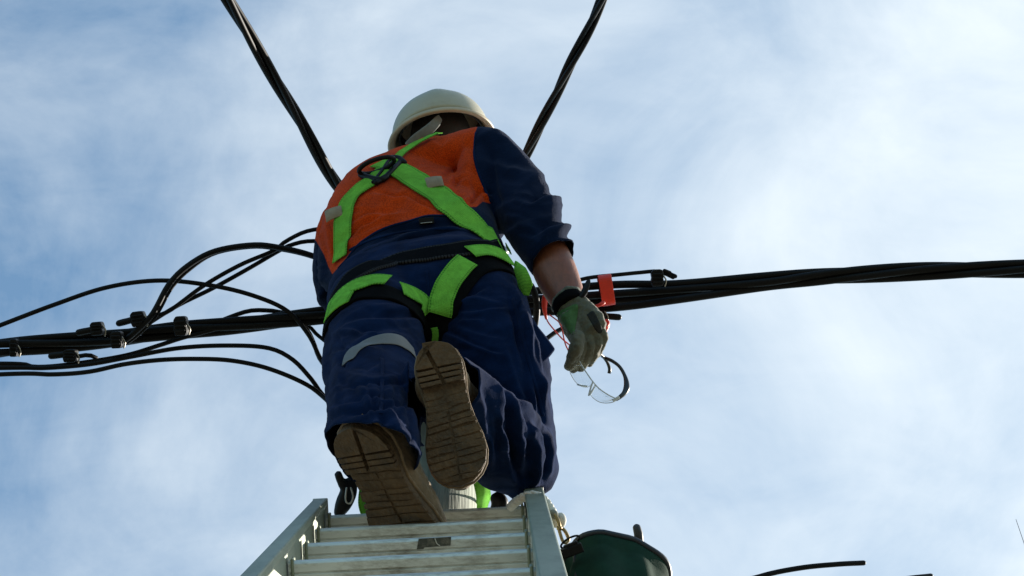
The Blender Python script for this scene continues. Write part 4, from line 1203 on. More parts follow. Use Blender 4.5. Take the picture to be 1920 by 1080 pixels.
for pts in ([(716, 672), (717, 700), (716, 735), (714, 776)], [(800, 508), (804, 540), (809, 575), (815, 605)], [(962, 560), (976, 610), (990, 670), (1006, 730), (1018, 780)], [(655, 470), (690, 452), (740, 438), (800, 430), (860, 428)]):
    strap('seam', pts, 0.007, M['navy'], trousers_o if pts[0][1] > 480 else shirt_o, lift=0.0016, thick=0.002, nx=3, sm=8)

for pts, m_ in (([(893, 248), (889, 285), (896, 320), (908, 352), (921, 380)], M['navy']), ([(840, 405), (800, 405), (770, 414), (730, 425), (700, 439), (672, 459), (650, 485), (634, 503)], M['navy'])):
    strap('seam', pts, 0.006, m_, shirt_o, lift=0.0018, thick=0.002, nx=3, sm=8)

# cargo pocket flap sticking out at the right thigh
def pocket():
    o = []
    a, b, c, e = P(996, 598, 5.14), P(1042, 655, 5.13), P(1022, 680, 5.10), P(1004, 690, 5.08)
    mb = MB()
    V = []
    for s, k in ((0.008, 0), (-0.008, 1)):
        for p in (a, (a + b) / 2 + UV * 0.003, b, c, e, P(990, 640, 5.1)): V.append(p + FV * s)
    n = 6; Fc = [[0, 1, 2, 3, 4, 5], [11, 10, 9, 8, 7, 6]]
    for i in range(n):
        k = (i + 1) % n; Fc.append([i, n + i, n + k, k])
    ob = add('pocket_flap', V, Fc, M['navy'], person); bevel(ob, 0.005, 3)
    m = ob.modifiers.new('s', 'SUBSURF'); m.levels = 2; m.render_levels = 2
pocket()

# ---- boots
def boot(o, tx, nz, L, label, inner, ws=1.0, shaft=None):
    """o: back end of the heel on the ground plane, tx: heel to toe, nz: out of the sole (down)"""
    tx = nrm(tx); nz = nrm(nz - tx * (nz @ tx)); ty = np.cross(nz, tx)      # ty: sideways
    k = L / 0.30
    def out(x, side):
        """half width of the outsole at x along it"""
        xs = np.array([0, .006, .02, .045, .075, .10, .13, .165, .20, .235, .262, .282, .294, .30])
        wo = np.array([0, .021, .036, .0445, .045, .0415, .041, .046, .0545, .058, .052, .039, .023, 0])
        wi = np.array([0, .021, .036, .0445, .044, .0385, .036, .041, .049, .052, .048, .038, .024, 0])
        return ws * np.interp(x, xs, wi if side * inner > 0 else wo)
    xs = np.concatenate([[0, .002, .006, .012, .02], np.linspace(.032, .27, 28), [.28, .288, .294, .298, .30]])
    pol = [(x * k, out(x, 1) * k) for x in xs] + [(x * k, -out(x, -1) * k) for x in xs[::-1][1:-1]]
    rnd = random.Random(int(L * 1000) + int(inner * 7) + 3)
    # ---- upper
    mb = MB()
    st = [(.012, .028, .040), (.04, .038, .052), (.08, .039, .066), (.12, .038, .068), (.165, .043, .056), (.21, .049, .044), (.25, .046, .038), (.278, .034, .032), (.290, .020, .022)]
    cs = np.array([o + tx * x * k - nz * (0.016 + h * 0.5) * k for x, w, h in st])
    dat = catmull(np.column_stack([cs, [w * k * ws for x, w, h in st], [h * 0.5 * k + 0.006 for x, w, h in st]]), n=40)
    mb.addm(*ring_loft(dat[:, :3], dat[:, 3], dat[:, 4], 28, 2.6, 0.7, side_ref=nz))
    up = -nz if shaft is None else nrm(shaft)
    an = o + tx * 0.078 * k - nz * 0.082; sh = [o + tx * 0.074 * k - nz * 0.045, an, an + up * 0.05, an + up * 0.085]
    sh = catmull(sh, n=12); mb.addm(*ring_loft(sh, np.linspace(.040, .040, 12), np.linspace(.052, .042, 12), 24, 2.2, 0.3, side_ref=ty))
    V, Fc = remesh(mb, 0.0042, 5)
    Nn = vnormals(V, Fc)
    q = V - o; X = q @ tx; Z = -(q @ nz); Y = q @ ty
    off = np.array([noise.noise(Vector((x * 45, y * 30, z * 90))) for x, y, z in zip(X, Y, Z)]) * 0.0016
    crease = np.exp(-((X - 0.17 * k) / 0.03) ** 2) * np.sin(X * 480 + Z * 120) * 0.0012 * np.clip(Z * 20 - 0.4, 0, 1)
    seam = -0.0022 * np.exp(-((Z - 0.030 - 0.35 * np.clip(X - 0.06, -.1, .06)) / 0.0022) ** 2) - 0.002 * np.exp(-((Z - 0.085) / 0.003) ** 2)
    V = V + Nn * (off + crease + seam)[:, None]
    b = add('boot', V, Fc, M['boot'], person); tag(b, label)
    # ---- sole plate with serrated side lugs
    mb = MB()
    mb.addm(*prism_geo(pol, o, tx, ty, nz, -0.020 * k, -0.0058 * k))
    s = mb.build('sole', M['sole'], b, smooth=False); bevel(s, 0.0035, 3, 40)
    # welt
    mb = MB(); ring = np.array([o + tx * x + ty * y * 1.01 - nz * 0.0215 * k for x, y in pol]); ring = np.vstack([ring, ring[:1]])
    mb.addm(*tube_geo(ring, 0.0032 * k, 8, caps='flat')); mb.build('welt', M['boot'], b)
    # ---- tread: heel pad split by a slanted groove, heel bars, forefoot lugs
    def slab(poly, z0=-0.0068, z1=0.0, bw=0.0014):
        m_ = MB(); m_.addm(*prism_geo(poly, o, tx, ty, nz, z0 * k, z1 * k)); return m_
    def clip(x, y, ins=0.0008):
        lim = (out(x, 1) - ins if y > 0 else out(x, -1) - ins); return math.copysign(min(abs(y), max(lim, 0.0005)), y)
    heel = MB()
    sl = 0.10 * inner
    gx = (lambda x: -(x - 0.05) * 0.16) if inner > 0 else (lambda x: (x - 0.078) * 0.30)
    for sd in (-1, 1):
        pol2 = []
        xs_ = [0.0015, .004, .009, .016, .026, .036, .046, .054]
        for x in xs_: pol2.append((x * k, clip(x, sd * 0.2) * k))
        for x in xs_[::-1]: pol2.append((x * k, (gx(x) + sd * 0.0042 * min(1, x / 0.012)) * k))
        if sd < 0: pol2 = pol2[::-1]
        heel.addm(*prism_geo(pol2, o, tx, ty, nz, -0.0068 * k, 0.0045 * k))
    for i in range(3):
        x0 = 0.0582 + i * 0.0118; x1 = x0 + 0.0088
        for sd in (-1, 1):
            sk = 0.05 * sd * inner
            p2 = [(x0 * k, (gx(x0) + sd * 0.0036) * k), (x1 * k, (gx(x1) + sd * 0.0036) * k), ((x1 + sk * 0.02) * k, clip(x1, sd * 0.2) * k), ((x0 + sk * 0.02) * k, clip(x0, sd * 0.2) * k)]
            if sd < 0: p2 = p2[::-1]
            heel.addm(*prism_geo(p2, o, tx, ty, nz, -0.0068 * k, 0.0045 * k))
    hb = heel.build('heel_block', M['sole'], b, smooth=False); bevel(hb, 0.0012, 2, 40)
    lug = MB(); x = 0.100
    while x < 0.290:
        ln = 0.0150 + rnd.uniform(-0.004, 0.005); low = 0.0018 if x < 0.135 else 0.0
        for sd in (-1, 1):
            w_in = 0.0022 + rnd.uniform(-0.0012, 0.002); sl2 = 0.004 * sd * inner + rnd.uniform(-0.003, 0.003)
            ym = 0.55 * out(x, sd)
            ybr = [sd * w_in, sd * ym, sd * 0.2]
            a0, a1 = x, x + ln - 0.0018 - rnd.uniform(0, 0.0016)
            rag = rnd.uniform(-0.003, 0.003)
            p2 = [(a0, ybr[0]), (a1, ybr[0]), (a1 + sl2 * .5 + rag, ybr[1]), (a1 + sl2, clip(a1, ybr[2], -0.0016 if rnd.random() < 0.6 else 0.001)), (a0 + sl2, clip(a0, ybr[2], -0.0016)), (a0 + sl2 * .5 + rag, ybr[1])]
            p2 = [(u * k, v * k) for u, v in p2]
            if sd < 0: p2 = p2[::-1]
            lug.addm(*prism_geo(p2, o, tx, ty, nz, -0.0068 * k, (-0.0028 - low + rnd.uniform(-0.0008, 0.0008)) * k))
        x += ln
    lo = lug.build('tread', M['sole'], b, smooth=False); bevel(lo, 0.0012, 2, 40); tag(lo, kind='stuff')
    return b
HL = D(0.455, -0.80, 0.39)
heelL = P(656, 800, 4.475)
boot(heelL, D(0.40, -0.82, 0.40), D(-0.40, -0.42, -0.82), 0.315, 'left tan work boot standing on the second rung', 1, 1.20, P(698, 730, 4.88) - P(712, 812, 4.57))
heelR = P(814, 640, 4.64)
boot(heelR, D(0.185, -0.92, -0.30), D(-0.04, 0.30, -0.95), 0.272, 'right tan work boot lifted behind, its whole sole showing', -1, 1.07, P(960, 850, 4.93) - P(828, 726, 4.72))

# ---- helmet
def helmet():
    root = empty('safety_helmet', HC); root.parent = person; root.location = (HC - worldloc(person)).tolist()
    nu = 64
    def rim(a, grow=0.0):
        # slightly longer towards the front, with a short peak
        c, s = math.cos(a), math.sin(a)
        rx, ry = 0.117, 0.135
        pk = 0.020 * max(0, s) ** 3
        return (rx + grow) * c, (ry + grow) * s + pk * (1 if grow > 0 else 0.6)
    prof = []
    for i in range(15):
        th = i / 14 * math.pi / 2
        prof.append((math.cos(th) ** 0.86 if i < 14 else 0.0, math.sin(th) ** 0.95 * 0.099))
    def shell(off):
        V = []; Fc = []
        for k, (r, z) in enumerate(prof):
            for j in range(nu):
                a = 2 * math.pi * j / nu
                x, y = rim(a); r2 = max(r, 0.004)
                rib = 0.004 * math.exp(-(x * r2 / 0.020) ** 2) * (1 if r < 0.97 else 0) * min(1, z / 0.03)
                f = 1 - off / 0.12
                V.append(HC + (HRT * x + HFW * y) * r2 * f + HUP * ((z + rib) * (1 - off / 0.132)))
        for k in range(len(prof) - 1):
            for j in range(nu):
                q = (j + 1) % nu; Fc.append([k * nu + j, k * nu + q, (k + 1) * nu + q, (k + 1) * nu + j])
        return V, Fc
    Vo, Fo = shell(0); o = add('shell', Vo, Fo, M['helmet'], root); 
    sm = o.modifiers.new('t', 'SOLIDIFY'); sm.thickness = 0.0028; sm.offset = -1
    # dent and scuff are in the plastic; raised small boss at the back
    # rim: flared lip, cream underside
    V = []; Fc = []
    pr = [(0.0, 0.0015), (0.004, 0.0010), (0.0105, -0.005), (0.0125, -0.0095), (0.0120, -0.0135), (0.0085, -0.0150), (0.000, -0.0115), (-0.0075, -0.0045), (-0.0075, 0.0)]
    m = len(pr)
    for j in range(nu):
        a = 2 * math.pi * j / nu
        for g, z in pr:
            x, y = rim(a, g); V.append(HC + HRT * x + HFW * y + HUP * z)
    for j in range(nu):
        q = (j + 1) % nu
        for i in range(m):
            i2 = (i + 1) % m; Fc.append([j * m + i, q * m + i, q * m + i2, j * m + i2])
    add('rim', V, Fc, M['helmet_rim'], root)
    # dark liner: sweat band and cradle straps
    V = []; Fc = []
    for j in range(nu):
        a = 2 * math.pi * j / nu; x, y = rim(a)
        for f, z in ((0.86, 0.004), (0.84, 0.040), (0.815, 0.040), (0.835, 0.004)): V.append(HC + (HRT * x + HFW * y) * f + HUP * z)
    for j in range(nu):
        q = (j + 1) % nu
        for i in range(4):
            i2 = (i + 1) % 4; Fc.append([j * 4 + i, q * 4 + i, q * 4 + i2, j * 4 + i2])
    add('sweatband', V, Fc, M['liner'], root)
    # grey nape strap hanging from the back of the cradle to the left
    path = catmull([P(826, 220, 5.985), P(812, 236, 5.965), P(795, 250, 5.96), P(778, 262, 5.965), P(764, 276, 5.98)], n=16); V = []
    for i, c in enumerate(path):
        t = i / 15; w = np.interp(t, [0, 0.1, 0.5, 1], [0.007, 0.011, 0.0125, 0.011]); s = nrm(RV * 0.55 - UV * 0.83)
        for off in (-0.0012, 0.0012):
            for u in (-1, -0.8, 0.8, 1): V.append(c + s * w * u - FV * (off + 0.003 * (1 - u * u)))
    Fc = []
    for i in range(15):
        for j in range(3):
            a = i * 8 + j; Fc.append([a, a + 1, a + 9, a + 8]); b = a + 4; Fc.append([b, b + 8, b + 9, b + 1])
        Fc.append([i * 8, i * 8 + 8, i * 8 + 12, i * 8 + 4]); Fc.append([i * 8 + 3, i * 8 + 7, i * 8 + 15, i * 8 + 11])
    Fc += [[0, 4, 5, 1], [1, 5, 6, 2], [2, 6, 7, 3]]
    add('nape_strap', V, Fc, M['strap_grey'], root)
helmet()

# ---- gloves: palm, four bent fingers and a thumb as one skin
def glove(W, K, side, pn, fingers, thumb, label, cuff=True, tilt=(1, 1)):
    """W wrist centre, K centre of the knuckle row, side: towards the little finger, pn: out of the back of the hand"""
    mb = MB()
    ax = nrm(K - W); side = nrm(side - ax * (side @ ax)); pn = np.cross(ax, side) * (1 if np.dot(np.cross(ax, side), pn) > 0 else -1)
    path = catmull([W - ax * 0.02, W, W + (K - W) * 0.35, W + (K - W) * 0.75, K + ax * 0.004], n=14)
    mb.addm(*ring_loft(path, np.interp(np.linspace(0, 1, 14), [0, .2, .5, .8, 1], [.036, .034, .042, .046, .043]), np.interp(np.linspace(0, 1, 14), [0, .2, .5, 1], [.027, .025, .022, .018]), 24, 2.4, 0.5, side_ref=pn))
    for f in fingers:
        p = catmull(f, n=18); r = np.interp(np.linspace(0, 1, 18), [0, .5, .9, 1], [.0105, .0095, .0090, .0080])
        mb.addm(*tube_geo(p, r, 14))
    p = catmull(thumb, n=18); mb.addm(*tube_geo(p, np.interp(np.linspace(0, 1, 18), [0, .3, .7, 1], [.018, .0150, .0145, .0110]), 14))
    V, Fc = remesh(mb, 0.0020, 2)
    Nn = vnormals(V, Fc)
    w = np.array([noise.noise(Vector((v * 70).tolist())) + 0.7 * (0.5 - abs(noise.noise(Vector((v * 120).tolist())))) for v in V]) * 0.0026
    V = V + Nn * w[:, None]
    g = add('glove', V, Fc, M['glove'], person); tag(g, label)
    return g, V, Fc, ax, side, pn
W_R, K_R = P(1069, 572, 5.345), P(1106, 626, 5.28)
sR = nrm(D(0.72, 0.45, -0.3))     # index side lies to the lower left
idx = [P(1086, 630, 5.268), P(1092, 650, 5.258), P(1084, 675, 5.262), P(1074, 692, 5.278)]
mid = [P(1100, 627, 5.274), P(1107, 648, 5.262), P(1100, 672, 5.266), P(1090, 690, 5.280)]
rng = [P(1113, 621, 5.280), P(1121, 640, 5.268), P(1115, 663, 5.270), P(1105, 681, 5.282)]
lit = [P(1124, 613, 5.286), P(1131, 628, 5.276), P(1127, 648, 5.276), P(1119, 665, 5.284)]
thb = [P(1066, 598, 5.310), P(1076, 620, 5.280), P(1083, 642, 5.248), P(1076, 664, 5.246), P(1067, 686, 5.262)]
gl_o, GV, GF, gax, gsd, gpn = glove(W_R, K_R, sR, -FV, [idx, mid, rng, lit], thb, 'grey leather glove on the right hand, pinching the glasses')
def glove_trim(g, GV, GF):
    bv = BVHTree.FromPolygons(GV.tolist(), GF)
    def patch(name, pts, mat_, lift, th=0.0015):
        """flat patch sewn on the leather, outline in photo pixels"""
        c0 = np.array(pts, float).mean(axis=0); rows = 5; V = []; ring = catmull([*pts, pts[0]], n=37)[:-1]; n = len(ring)
        for s in range(rows + 1):
            for q in ring:
                p = c0 + (q - c0) * (s + 0.001) / rows
                dr = Vector((P(p[0], p[1], 1.0) - CAM).tolist()).normalized()
                h = bv.ray_cast(Vector(CAM.tolist()), dr)
                if h[0] is None:
                    h = bv.find_nearest(Vector(P(p[0], p[1], 5.3).tolist()))
                V.append(np.array(h[0]) - FV * lift * (1 if s < rows else 0.3))
        Fc = [[s * n + j, s * n + (j + 1) % n, (s + 1) * n + (j + 1) % n, (s + 1) * n + j] for s in range(rows) for j in range(n)]
        o = add(name, V, Fc, mat_, g)
        so = o.modifiers.new('t', 'SOLIDIFY'); so.thickness = th
        return o
    patch('palm_patch', [(1043, 586), (1060, 578), (1082, 570), (1083, 590), (1079, 612), (1075, 628), (1062, 618), (1052, 605)], M['glove_green'], 0.0025)
    patch('knuckle_pad', [(1100, 590), (1112, 583), (1122, 600), (1130, 618), (1124, 625), (1116, 618), (1108, 604)], M['dark_leather'], 0.002)
    # black elastic cuff and its pull tab
    wpath = catmull([P(1066, 567, 5.352), P(1069, 573, 5.342), P(1071, 578, 5.336)], n=8)
    mb = MB(); mb.addm(*ring_loft(wpath, np.array([.0372, .0368, .0366, .0368, .0370, .0374, .0378, .0374]) * 1.0, np.full(8, .0335), 24, 2.2, 0.05, side_ref=gpn))
    V, Fc = remesh(mb, 0.003, 2)
    add('cuff', V, Fc, M['black_web'], g)
    path = catmull([P(1085, 566, 5.32), P(1092, 555, 5.315), P(1098, 540, 5.32), P(1103, 524, 5.33)], n=14); V = []
    for i, c in enumerate(path):
        w = np.interp(i / 13, [0, .3, .8, 1], [.013, .012, .009, .004]); s = nrm(RV * 0.85 + UV * 0.5)
        for off in (-0.002, 0.002):
            for u in (-1, 0, 1): V.append(c + s * w * u + FV * (off + 0.003 * abs(u)))
    Fc = []
    for i in range(13):
        for j in range(2):
            a = i * 6 + j; Fc.append([a, a + 1, a + 7, a + 6]); b = a + 3; Fc.append([b, b + 6, b + 7, b + 1])
        Fc.append([i * 6, i * 6 + 6, i * 6 + 9, i * 6 + 3]); Fc.append([i * 6 + 2, i * 6 + 5, i * 6 + 11, i * 6 + 8])
    Fc += [[0, 3, 4, 1], [1, 4, 5, 2], [78, 79, 82, 81], [79, 80, 83, 82]]
    add('pull_tab', V, Fc, M['connector'], g)
glove_trim(gl_o, GV, GF)
# the left hand is hidden: it grips the cables in front of the chest
W_L, K_L = P(752, 575, 5.845), P(800, 566, 5.90)
sL = nrm(D(0, -0.9, 0.4))
def lf(k): 
    b = K_L + nrm(sL) * (-0.033 + 0.022 * k); a = nrm(K_L - W_L)
    return [b - a * 0.01, b + a * 0.030 + FV * 0.004, b + a * 0.045 + FV * 0.026, b + a * 0.030 + FV * 0.045]
glove(W_L, K_L, sL, -FV, [lf(0), lf(1), lf(2), lf(3)], [W_L + UV * 0.03, W_L + UV * 0.05 + RV * 0.03 + FV * 0.02, K_L + UV * 0.045 + FV * 0.035], 'grey leather glove on the left hand, closed on the cables')

# ------------------------------------------------------------------ safety glasses in the right hand
def glasses():
    root = empty('safety_glasses', P(1124, 715, 5.24)); tag(root, 'clear safety glasses with black arms dangling from the gloved fingers', 'safety glasses')
    d0 = 5.235
    bar = [(1086, 676, d0 + .02), (1092, 687, d0 + .012), (1102, 702, d0 + .004), (1112, 716, d0), (1124, 729, d0), (1140, 740, d0 + .004), (1156, 748, d0 + .014)]
    mb = MB(); mb.addm(*tube_geo(px_path(bar, 0.004), 0.0014, 8)); mb.build('brow_bar', M['clear_edge'], root)
    def lens(out, c):
        ring = catmull([P(*q) for q in out] + [P(*out[0])], n=41)[:-1]; n = len(ring); cc = c; c0 = ring.mean(axis=0)
        rows = 5; V = []
        for s in range(rows + 1):
            f = (s + 0.25) / (rows + 0.25)
            for q in ring: V.append(c0 + (q - c0) * f - FV * cc * (1 - f * f))
        Fc = [[s * n + j, s * n + (j + 1) % n, (s + 1) * n + (j + 1) % n, (s + 1) * n + j] for s in range(rows) for j in range(n)]
        Fc.append(list(range(n))[::-1])
        o = add('lens', V, Fc, M['clear'], root); so = o.modifiers.new('t', 'SOLIDIFY'); so.thickness = 0.002
        mb = MB(); mb.addm(*tube_geo(np.vstack([ring, ring[:1]]), 0.0006, 6, caps='flat')); mb.build('lens_edge', M['clear_edge'], o)
    lens([(1090, 685, d0 + .014), (1102, 702, d0 + .004), (1111, 716, d0), (1106, 724, d0), (1096, 726, d0 + .002), (1084, 721, d0 + .006), (1074, 709, d0 + .012), (1068, 694, d0 + .020), (1074, 686, d0 + .022)], 0.006)
    lens([(1118, 723, d0), (1130, 734, d0 + .001), (1145, 743, d0 + .006), (1156, 749, d0 + .014), (1150, 754, d0 + .014), (1137, 756, d0 + .008), (1124, 754, d0 + .003), (1113, 747, d0), (1107, 738, d0), (1112, 728, d0)], 0.006)
    for q in ([(1112, 716, d0), (1108, 726, d0 - .004), (1104, 741, d0 - .006)], [(1116, 722, d0), (1112, 730, d0 - .004), (1106, 740, d0 - .006)], [(1083, 721, d0 + .006), (1090, 723, d0 - .002), (1100, 724, d0 - .004)]):
        mb = MB(); mb.addm(*tube_geo(px_path(q, 0.003), 0.0019, 8)); mb.build('nose_pad', M['clear_edge'], root)
    # arms: broad at the hinge, thin at the ear
    def arm(pts, ws):
        path = px_path(pts, 0.005); n = len(path); w = np.interp(np.linspace(0, 1, n), np.linspace(0, 1, len(ws)), ws) / F_PX * 5.2 / 2
        t, A, B = frames(path, -FV)
        V = []
        for i in range(n):
            s = np.cross(t[i], FV); s = nrm(s)
            for a in range(10):
                th = 2 * math.pi * a / 10; V.append(path[i] + s * w[i] * math.cos(th) + np.cross(s, t[i]) * 0.0024 * math.sin(th))
        Fc = [[i * 10 + a, i * 10 + (a + 1) % 10, (i + 1) * 10 + (a + 1) % 10, (i + 1) * 10 + a] for i in range(n - 1) for a in range(10)]
        Fc += [list(range(10))[::-1], [(n - 1) * 10 + a for a in range(10)]]
        add('temple_arm', V, Fc, M['glass_frame'], root)
    arm([(1155, 749, d0 + .014), (1163, 744, d0 + .02), (1171, 736, d0 + .03), (1175, 724, d0 + .045), (1172, 706, d0 + .07), (1162, 688, d0 + .09), (1148, 677, d0 + .105), (1134, 671, d0 + .12), (1128, 667, d0 + .125)], [7, 9, 12, 10, 7, 6.5, 6.5, 7, 6])
    arm([(1092, 668, d0 + .02), (1108, 660, d0 + .05), (1121, 662, d0 + .085), (1131, 669, d0 + .11), (1139, 680, d0 + .125), (1143, 692, d0 + .13), (1142, 700, d0 + .132)], [5, 5, 5.5, 6.5, 6, 6, 7])
    mb = MB(); c = P(1155, 748, d0 + .012); mb.addm(*box_geo(c, nrm(D(.8, .5, .1)), nrm(D(-.5, .8, 0)), FV, 0.008, 0.003, 0.003)); bevel(mb.build('hinge', M['clear_edge'], root, smooth=False), 0.001, 2)
glasses()

# ------------------------------------------------------------------ pole strap with its hook
def pole_strap():
    z = P(800, 945, 5.13)[2]
    c = np.array([PX, PY, z])
    root = empty('pole_strap', c); tag(root, 'green work positioning strap looped behind the pole with black hook on the left', 'strap')
    r = 0.112
    pts = [P(905, 860, 4.98), P(903, 900, 5.02), P(902, 935, 5.06)]
    a0 = math.atan2(pts[-1][1] - PY, pts[-1][0] - PX)
    def ribbon(path, w, name, mat_, up):
        path = catmull(path, step=0.01); n = len(path); t, A, B = frames(path); V = []
        for i in range(n):
            s = nrm(up[0] * (1 - i / (n - 1)) + up[1] * i / (n - 1)); s = nrm(s - t[i] * (s @ t[i])); nn = np.cross(t[i], s)
            for off in (-0.0012, 0.0012):
                for u in (-1, 1): V.append(path[i] + s * w / 2 * u + nn * off)
        Fc = []
        for i in range(n - 1):
            b = i * 4; Fc += [[b, b + 1, b + 5, b + 4], [b + 2, b + 6, b + 7, b + 3], [b, b + 4, b + 6, b + 2], [b + 1, b + 3, b + 7, b + 5]]
        Fc += [[0, 2, 3, 1], [n * 4 - 4, n * 4 - 3, n * 4 - 1, n * 4 - 2]]
        o = add(name, V, Fc, mat_, root); uv = o.data.uv_layers.new(name='UVMap')
        vi = np.empty(len(o.data.loops), np.int32); o.data.loops.foreach_get('vertex_index', vi)
        uv.data.foreach_set('uv', np.column_stack([(vi % 2).astype(float), (vi // 4) * 0.01]).astype(np.float32).ravel())
    back = [np.array([PX + r * math.cos(a), PY + r * math.sin(a), z + 0.02 * math.sin(a)]) for a in np.linspace(0.1, math.pi - 0.1, 9)]
    ribbon([P(880, 800, 5.02), P(893, 870, 5.0), P(906, 925, 5.03)] + back + [P(690, 962, 5.06), P(680, 935, 5.02), P(688, 870, 4.98)], 0.030, 'webbing', M['green_web'], (nrm(D(0.9, 0.1, 0.3)), nrm(D(0.4, 0.2, 0.9))))
    # hook and rope grab at the left
    mb = MB(); mb.addm(*limb_geo([(634, 965, 4.98, 10, .014), (644, 945, 4.98, 16, .018), (654, 922, 4.98, 16, .018), (659, 900, 4.98, 11, .014)], 16))
    mb.addm(*limb_geo([(640, 905, 4.97, 9, .010), (646, 914, 4.97, 9, .010), (656, 922, 4.97, 8, .01)], 12))
    mb.addm(*limb_geo([(634, 888, 4.96, 8, .011), (637, 898, 4.965, 8, .010), (643, 910, 4.97, 8, .010)], 12))
    V, Fc = remesh(mb, 0.004, 3); add('rope_grab', V, Fc, M['connector'], root)
    mb = MB(); mb.addm(*tube_geo(px_path([(650, 915, 4.95), (648, 932, 4.945), (650, 942, 4.945), (658, 943, 4.945), (662, 930, 4.945), (658, 915, 4.95)], 0.004), 0.0018, 8)); mb.build('ring', M['steel'], root)
    mb = MB(); mb.addm(*limb_geo([(930, 930, 4.97, 14, .014), (938, 944, 4.97, 16, .016), (930, 960, 4.97, 14, .014)], 16)); V, Fc = remesh(mb, 0.004, 2); add('buckle', V, Fc, M['connector'], root)
pole_strap()

# ------------------------------------------------------------------ bag hanging at the right rail
def rope():
    pts = [(958, 950, 4.80), (968, 941, 4.765), (985, 931, 4.74), (1003, 929, 4.735), (1020, 938, 4.735), (1032, 954, 4.72), (1040, 968, 4.70)]
    path = px_path(pts, 0.004)
    root = empty('rope_loop', path[len(path) // 2]); tag(root, 'white rope tied over the top of the right ladder rail', 'rope')
    n = len(path); t, A, B = frames(path)
    for k in range(3):
        a = np.arange(n) * 0.75 + k * 2.094
        q = path + (np.cos(a) * 0.0034)[:, None] * A + (np.sin(a) * 0.0034)[:, None] * B
        mb = MB(); mb.addm(*tube_geo(q, 0.0060, 8)); mb.build('rope_strand', M['rope'], root)
    mb = MB()
    mb.addm(*ellipsoid_geo(P(1040, 978, 4.695), RV, UV, FV, 0.010, 0.012, 0.011, 14, 8)); mb.addm(*ellipsoid_geo(P(1051, 976, 4.70), RV, UV, FV, 0.011, 0.015, 0.011, 14, 8))
    mb.build('knot', M['rope'], root)
    mb = MB(); mb.addm(*limb_geo([(1030, 962, 4.70, 3, .006), (1037, 963, 4.69, 8, .009), (1044, 970, 4.69, 6, .008)], 12)); mb.build('tape_wrap', M['strap_grey'], root)
    h = empty('snap_hook', P(1054, 996, 4.68)); tag(h, 'tarnished metal snap hook between the rope knot and the green bag', 'hook')
    mb = MB(); mb.addm(*tube_geo(px_path([(1042, 966, 4.675), (1047, 978, 4.67), (1049, 986, 4.67)], 0.003), 0.0035, 8)); mb.build('swivel', M['brass'], h)
    mb = MB(); mb.addm(*ellipsoid_geo(P(1049, 990, 4.672), RV, UV, FV, 0.0058, 0.006, 0.006, 12, 8)); mb.build('collar', M['brass'], h)
    mb = MB(); mb.addm(*tube_geo(px_path([(1048, 992, 4.672), (1051, 1003, 4.67), (1055, 1014, 4.67), (1060, 1018, 4.672), (1066, 1012, 4.675), (1063, 1002, 4.675), (1057, 993, 4.675), (1051, 990, 4.674)], 0.003), 0.0034, 8)); mb.build('hook', M['brass'], h)
rope()

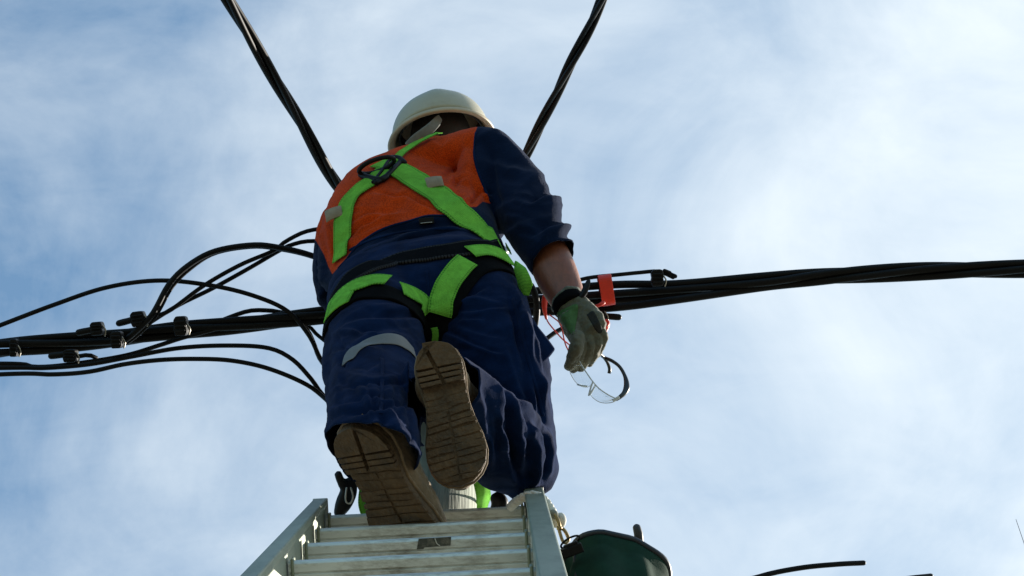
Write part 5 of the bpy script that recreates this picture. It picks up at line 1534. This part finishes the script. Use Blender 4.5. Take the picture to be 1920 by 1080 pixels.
def bag():
    Zu = np.array([0, 0, 1.0])
    c = P(1149, 1095, 4.62)             # middle of the open rim
    R = 0.101; H = 0.40
    rimz = lambda a: 0.014 * noise.noise(Vector((math.cos(a) * 1.3, math.sin(a) * 1.3, 3.1))) + 0.005 * noise.noise(Vector((math.cos(a) * 3.5, math.sin(a) * 3.5, 7.7)))
    rimr = lambda a: 0.012 * noise.noise(Vector((math.cos(a) * 1.2 + 5, math.sin(a) * 1.2, 1.1)))
    base = c - Zu * H
    root = empty('canvas_bag', base); tag(root, 'dark green canvas bucket bag hanging by a ring beside the ladder', 'bag')
    nu = 72; rows = 44; V = []; Fc = []
    fx = np.array([P(1085, 1030, 4.55)[0], P(1085, 1030, 4.55)[1]])
    for i in range(rows + 1):
        t = i / rows
        for j in range(nu):
            a = 2 * math.pi * j / nu
            # tension folds fan out from the hanging point at the left front
            da = (a - rad(218) + math.pi) % (2 * math.pi) - math.pi
            fold = 0.010 * math.sin(da * 9 + t * 5) * math.exp(-abs(da) / 0.9) * min(1, t * 6) * (1 - 0.4 * t)
            fold += 0.010 * noise.noise(Vector((math.cos(a) * 2.2, math.sin(a) * 2.2, t * 4))) * min(1, t * 8)
            sag = (0.018 * math.exp(-(da / 0.7) ** 2) + rimz(a)) * (1 - t)
            r = R * (1 - 0.10 * t) + fold - (0.004 if t > 0.06 else 0)
            r += rimr(a) * (1 - t)
            V.append(c + np.array([r * math.cos(a), r * math.sin(a), sag - H * t + 0.006 * noise.noise(Vector((a * 2, t * 3, 1)))]))
    for i in range(rows):
        for j in range(nu):
            q = (j + 1) % nu; Fc.append([i * nu + j, (i + 1) * nu + j, (i + 1) * nu + q, i * nu + q])
    Fc.append([rows * nu + j for j in range(nu)][::-1])
    o = add('body', V, Fc, M['canvas'], root); so = o.modifiers.new('t', 'SOLIDIFY'); so.thickness = 0.003; so.offset = -1
    pth = []
    for j in range(nu + 1):
        a = 2 * math.pi * j / nu; da = (a - rad(218) + math.pi) % (2 * math.pi) - math.pi
        pth.append(c + np.array([R * 1.005 * math.cos(a), R * 1.005 * math.sin(a), 0.018 * math.exp(-(da / 0.7) ** 2) + rimz(a) + 0.002]) + rimr(a) * np.array([math.cos(a), math.sin(a), 0]))
    mb = MB(); mb.addm(*tube_geo(np.array(pth), 0.0058, 10, caps='flat')); mb.build('rim', mat('dark_bound_rim', (0.012, 0.016, 0.026), 0.45, spec=0.5), root)
    # side seam
    a = rad(226); mb = MB(); sp = [c + np.array([(R * (1 - 0.10 * t) + 0.0015) * math.cos(a), (R * (1 - 0.10 * t) + 0.0015) * math.sin(a), 0.012 - H * t]) for t in np.linspace(0, 1, 14)]
    mb.addm(*tube_geo(np.array(sp), 0.003, 8)); mb.build('seam', M['liner'], root)
    # ring and black buckle
    rc = P(1069, 1016, 4.545); ex = nrm(D(0.86, 0.5, 0.1)); ey = nrm(D(-0.3, 0.5, -0.6))
    ringp = [rc + ex * 0.0185 * math.cos(t) + ey * 0.0105 * math.sin(t) for t in np.linspace(0, 2 * math.pi, 36)]
    mb = MB(); mb.addm(*tube_geo(np.array(ringp), 0.0020, 8, caps='flat')); mb.build('ring', M['connector'], root)
    bc = P(1072, 1033, 4.53); bx = nrm(D(0.93, 0.36, 0)); by = nrm(D(-0.36, 0.93, 0))
    mb = MB(); mb.addm(*box_geo(bc, bx, by, FV, 0.0205, 0.0085, 0.010)); mb.addm(*box_geo(bc + bx * 0.002 + by * 0.009 , bx, by, FV, 0.0135, 0.005, 0.007)); mb.addm(*box_geo(bc - bx * 0.014 + by * 0.001, bx, by, FV, 0.010, 0.0085, 0.012))
    bevel(mb.build('buckle', M['connector'], root, smooth=False), 0.002, 2)
    hnd = empty('tool_handle', P(1196, 1010, 4.56)); tag(hnd, 'rounded dark tool handle poking out of the bag rim', 'tool')
    mb = MB(); p0 = P(1194, 990, 4.62); ax = nrm(D(0.02, -0.14, -0.06) )
    mb.addm(*tube_geo(catmull([p0, p0 + D(0.004, -0.025, -0.004), p0 + D(0.010, -0.14, 0.02)], n=14), np.interp(np.linspace(0, 1, 14), [0, .1, 1], [.0075, .0085, .009]), 14)); mb.build('grip', M['rubber_handle'], hnd)
bag()

# ------------------------------------------------------------------ thin mast at the right edge
def mast():
    top = P(1905, 974, 16.0); root = empty('antenna_mast', (top[0], top[1], 0)); tag(root, 'thin distant antenna whip at the lower right edge of the sky', 'antenna')
    mb = MB(); b = np.array([top[0], top[1], 0.0])
    mb.addm(*tube_geo(np.array([b, b + (top - b) * 0.5, b + (top - b) * 0.85]), np.array([0.03, 0.025, 0.02]), 10)); mb.build('mast_tube', M['steel'], root)
    mb = MB(); mb.addm(*tube_geo(np.array([b + (top - b) * 0.85, b + (top - b) * 0.93, top]), np.array([0.004, 0.003, 0.0016]), 8)); mb.build('whip', M['connector'], root)
mast()
